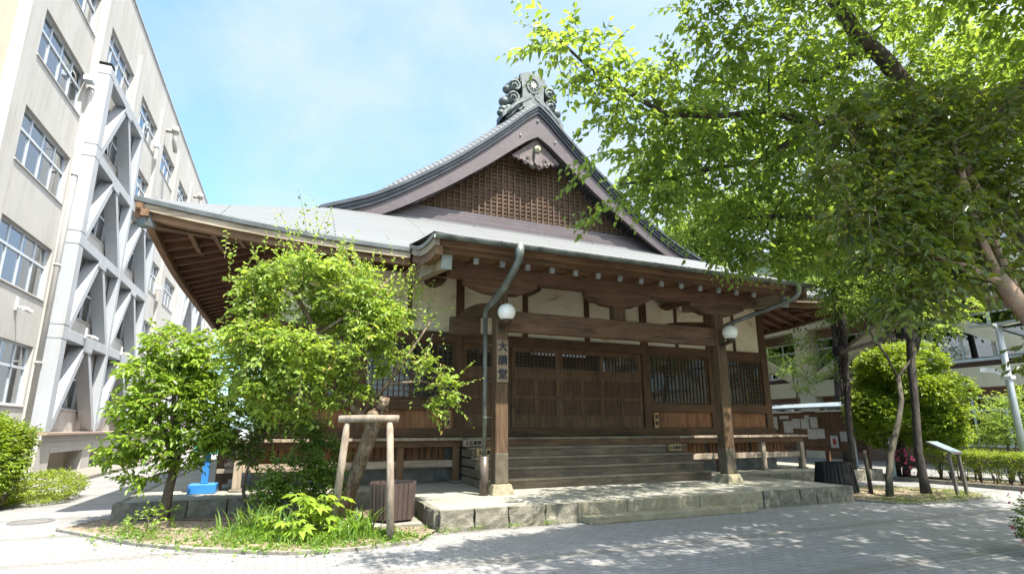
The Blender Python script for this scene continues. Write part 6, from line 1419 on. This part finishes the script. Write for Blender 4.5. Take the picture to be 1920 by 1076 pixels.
weeds('low_weeds', [(11.6, 7.5, .25), (12.6, 7.45, .4), (13.4, 7.5, .3), (12.2, 8.2, .5), (13.9, 8.3, .4), (13.2, 8.9, .4), (14.1, 7.9, .3)], 1500, L_DARKSH, 61)
weeds('low_weeds', [(2.05, 8.3, .06), (2.25, 7.93, .08), (2.7, 7.95, .07), (3.3, 7.96, .06), (3.9, 7.96, .06), (2.08, 9.1, .05), (-.5, 8.0, .12), (.4, 7.5, .1), (1.4, 7.55, .1), (-1.4, 8.7, .12)], 420, L_BLADE, 62, .022)
weeds('low_weeds', [(-1.3, 9.2, .3), (-.8, 8.7, .3), (-2.0, 9.9, .25), (-1.7, 9.1, .2), (-.5, 8.2, .25), (.2, 7.75, .2), (-.2, 9.0, .3), (1.0, 7.6, .2), (1.6, 7.7, .15)], 900, L_DARKSH, 63, .04)
weeds('low_weeds', [(-1.0, 8.9, .35), (-.6, 8.4, .3), (.6, 7.6, .2), (-1.9, 9.5, .25), (-.2, 7.9, .2), (1.4, 7.65, .15)], 500, L_BLADE, 64, .05)
def fatsia():
    off = (.32, 8.35, .05); t = thing('lobed_plant', 'low plant with big bright lobed leaves in front of the glossy shrub', 'plant', off); r = random.Random(4); V = []; F = []; st = MB()
    for k in range(60):
        a = r.uniform(0, 6.28); e = r.uniform(.15, 1.3); L = r.uniform(.25, .60); d = Vector((math.cos(a)*math.cos(e), math.sin(a)*math.cos(e), math.sin(e))); hub = Vector(off)+d*L+Vector((r.uniform(-.2, .2), r.uniform(-.12, .12), 0))
        st.tube([tuple(off), tuple(Vector(off).lerp(hub, .6)+Vector((0, 0, .05))), tuple(hub)], [.008, .006, .005], 4, cap=False)
        f = Vector((d.x, d.y, -.35)).normalized(); n = Vector((d.x*.25+r.uniform(-.2, .2), d.y*.25+r.uniform(-.2, .2), 1)).normalized(); s = f.cross(n).normalized(); f = n.cross(s).normalized()*1.0; S = r.uniform(.13, .24)
        for q in range(7):
            g = -1.9+q*.633; dd = (f*math.cos(g)+s*math.sin(g)); w = (s*math.cos(g)-f*math.sin(g)); Lq = S*(1-.25*abs(g)/1.9); i0 = len(V)
            V += [hub, hub+dd*Lq*.55+w*Lq*.19+n*.012, hub+dd*Lq-n*Lq*.22, hub+dd*Lq*.55-w*Lq*.19+n*.012]; F.append((i0, i0+1, i0+2, i0+3))
    obj('stem', st, plain('pale_green_stalk', (.16, .2, .06), .6), t); np_mesh('foliage', np.array([tuple(v) for v in V]), np.array(F), leaf_mat('lobed_leaf', (.13, .22, .025), (.26, .38, .05), (.46, .58, .06), .35, .45), t, off)
fatsia()
dome('pale_maple', 'pale feathery maple drooping in front of the beige building, left of the palm trunk', 'tree', (19.6, 16.4, 0), [((18.9, 15.6, 4.1), (.8, .9, .35)), ((18.4, 15.8, 3.7), (.6, .7, .3)), ((19.4, 15.4, 3.5), (.8, .8, .35)), ((19.9, 15.2, 4.3), (.8, .9, .4)), ((18.2, 16.2, 4.4), (.5, .6, .25)), ((19.0, 15.4, 3.0), (.6, .6, .25)), ((19.8, 15.8, 5.0), (.9, .9, .4)), ((20.3, 14.9, 3.7), (.7, .7, .35))], 260, .085, L_MAPLE, 83, [((19.6, 16.4, 0), (19.5, 16.2, 3.0), .06), ((19.5, 16.2, 2.6), (18.9, 15.7, 4.0), .03)], shell=.1, flat=1.3, tl=.34)
# --- trees rising behind the hall
def wood_tree(label, x, y, h, rad, seed, c0=.5, mat=None, dens=300, leaf=.2, kind='woodland_tree', gz=0):
    rg = random.Random(seed); off = (x, y, gz); t = thing(kind, label, 'tree', off, 'trees behind the hall'); lv = Leaves(seed); tw = []
    limbs = [(wob((x, y, gz), (x+rg.uniform(-.6, .6), y, h*.8), 8, .02, rg), [.2-.019*i for i in range(9)])]
    blobs = []
    for k in range(15):
        a = rg.uniform(0, 6.28); z = gz+h*(c0+(.94-c0)*(k/14)); q = rad*math.sin(math.pi*min(1, .25+.72*(k/14)))*rg.uniform(.35, .85); b = rad*rg.uniform(.34, .5)
        blobs.append(((x+q*math.cos(a), y+q*math.sin(a), z), (b, b, b*.62)))
    tg = crown(lv, blobs, dens, leaf, 7, .7, .5, .1, None, shell=.35, flat=.9)
    branch_mesh('trunk', limbs+connect(limbs, tg, rg, .10, .03), [], B_DARK, t); lv.build('crown', mat or L_BACK, t, off, .55)
WT = [('pale green tree right behind the far roof slope of the hall', 18.6, 21.0, 12.0, 3.2, 101, .45), ('tree with high crown above the notice board', 22.0, 13.6, 10.5, 2.5, 102, .62), ('tree between the back of the hall and the beige building', 21.3, 24.5, 12.5, 3.3, 103, .45), ('tall tree deep behind the hall roof', 20.0, 29.0, 16.0, 4.6, 104, .4), ('dense tree above the roof end of the notice board', 21.0, 15.4, 11.0, 2.9, 106, .60), ('tree at the far end of the beige building', 25.0, 39.0, 17.0, 5.2, 105, .4)]
for lb, x, y, h, r, s, c in WT: wood_tree(lb, x, y, h, r, s, c)

def litter(name, n, seed):
    r = np.random.default_rng(seed); lv = Leaves(seed); X = r.uniform(-3, 12, n); Y = r.uniform(3.2, 9.0, n); k = (r.random(n) < np.clip((X+2)/9, .15, 1))
    X, Y = X[k], Y[k]; m_ = len(X); Z = np.full(m_, .004); on = (X > 2.2) & (X < 10.8) & (Y > 7.72); Y = np.where(on, r.uniform(3.4, 7.6, m_), Y); bed = (X < 2.2) & (Y > 7.2); Y = np.where(bed, r.uniform(4, 6.9, m_), Y)
    P = np.stack([X, Y, Z], 1); T = np.stack([r.normal(0, 1, m_), r.normal(0, 1, m_), np.zeros(m_)], 1); lv.add(P, T, np.stack([r.normal(0, .15, m_), r.normal(0, .15, m_), np.ones(m_)], 1), r.uniform(.02, .05, m_))
    o = lv.build(name, plain('dry_leaf', (.16, .11, .045), .8, .6, 30), None, (0, 0, 0), .5, .05, .0); o['kind'] = 'stuff'
litter('fallen_leaves', 420, 5)
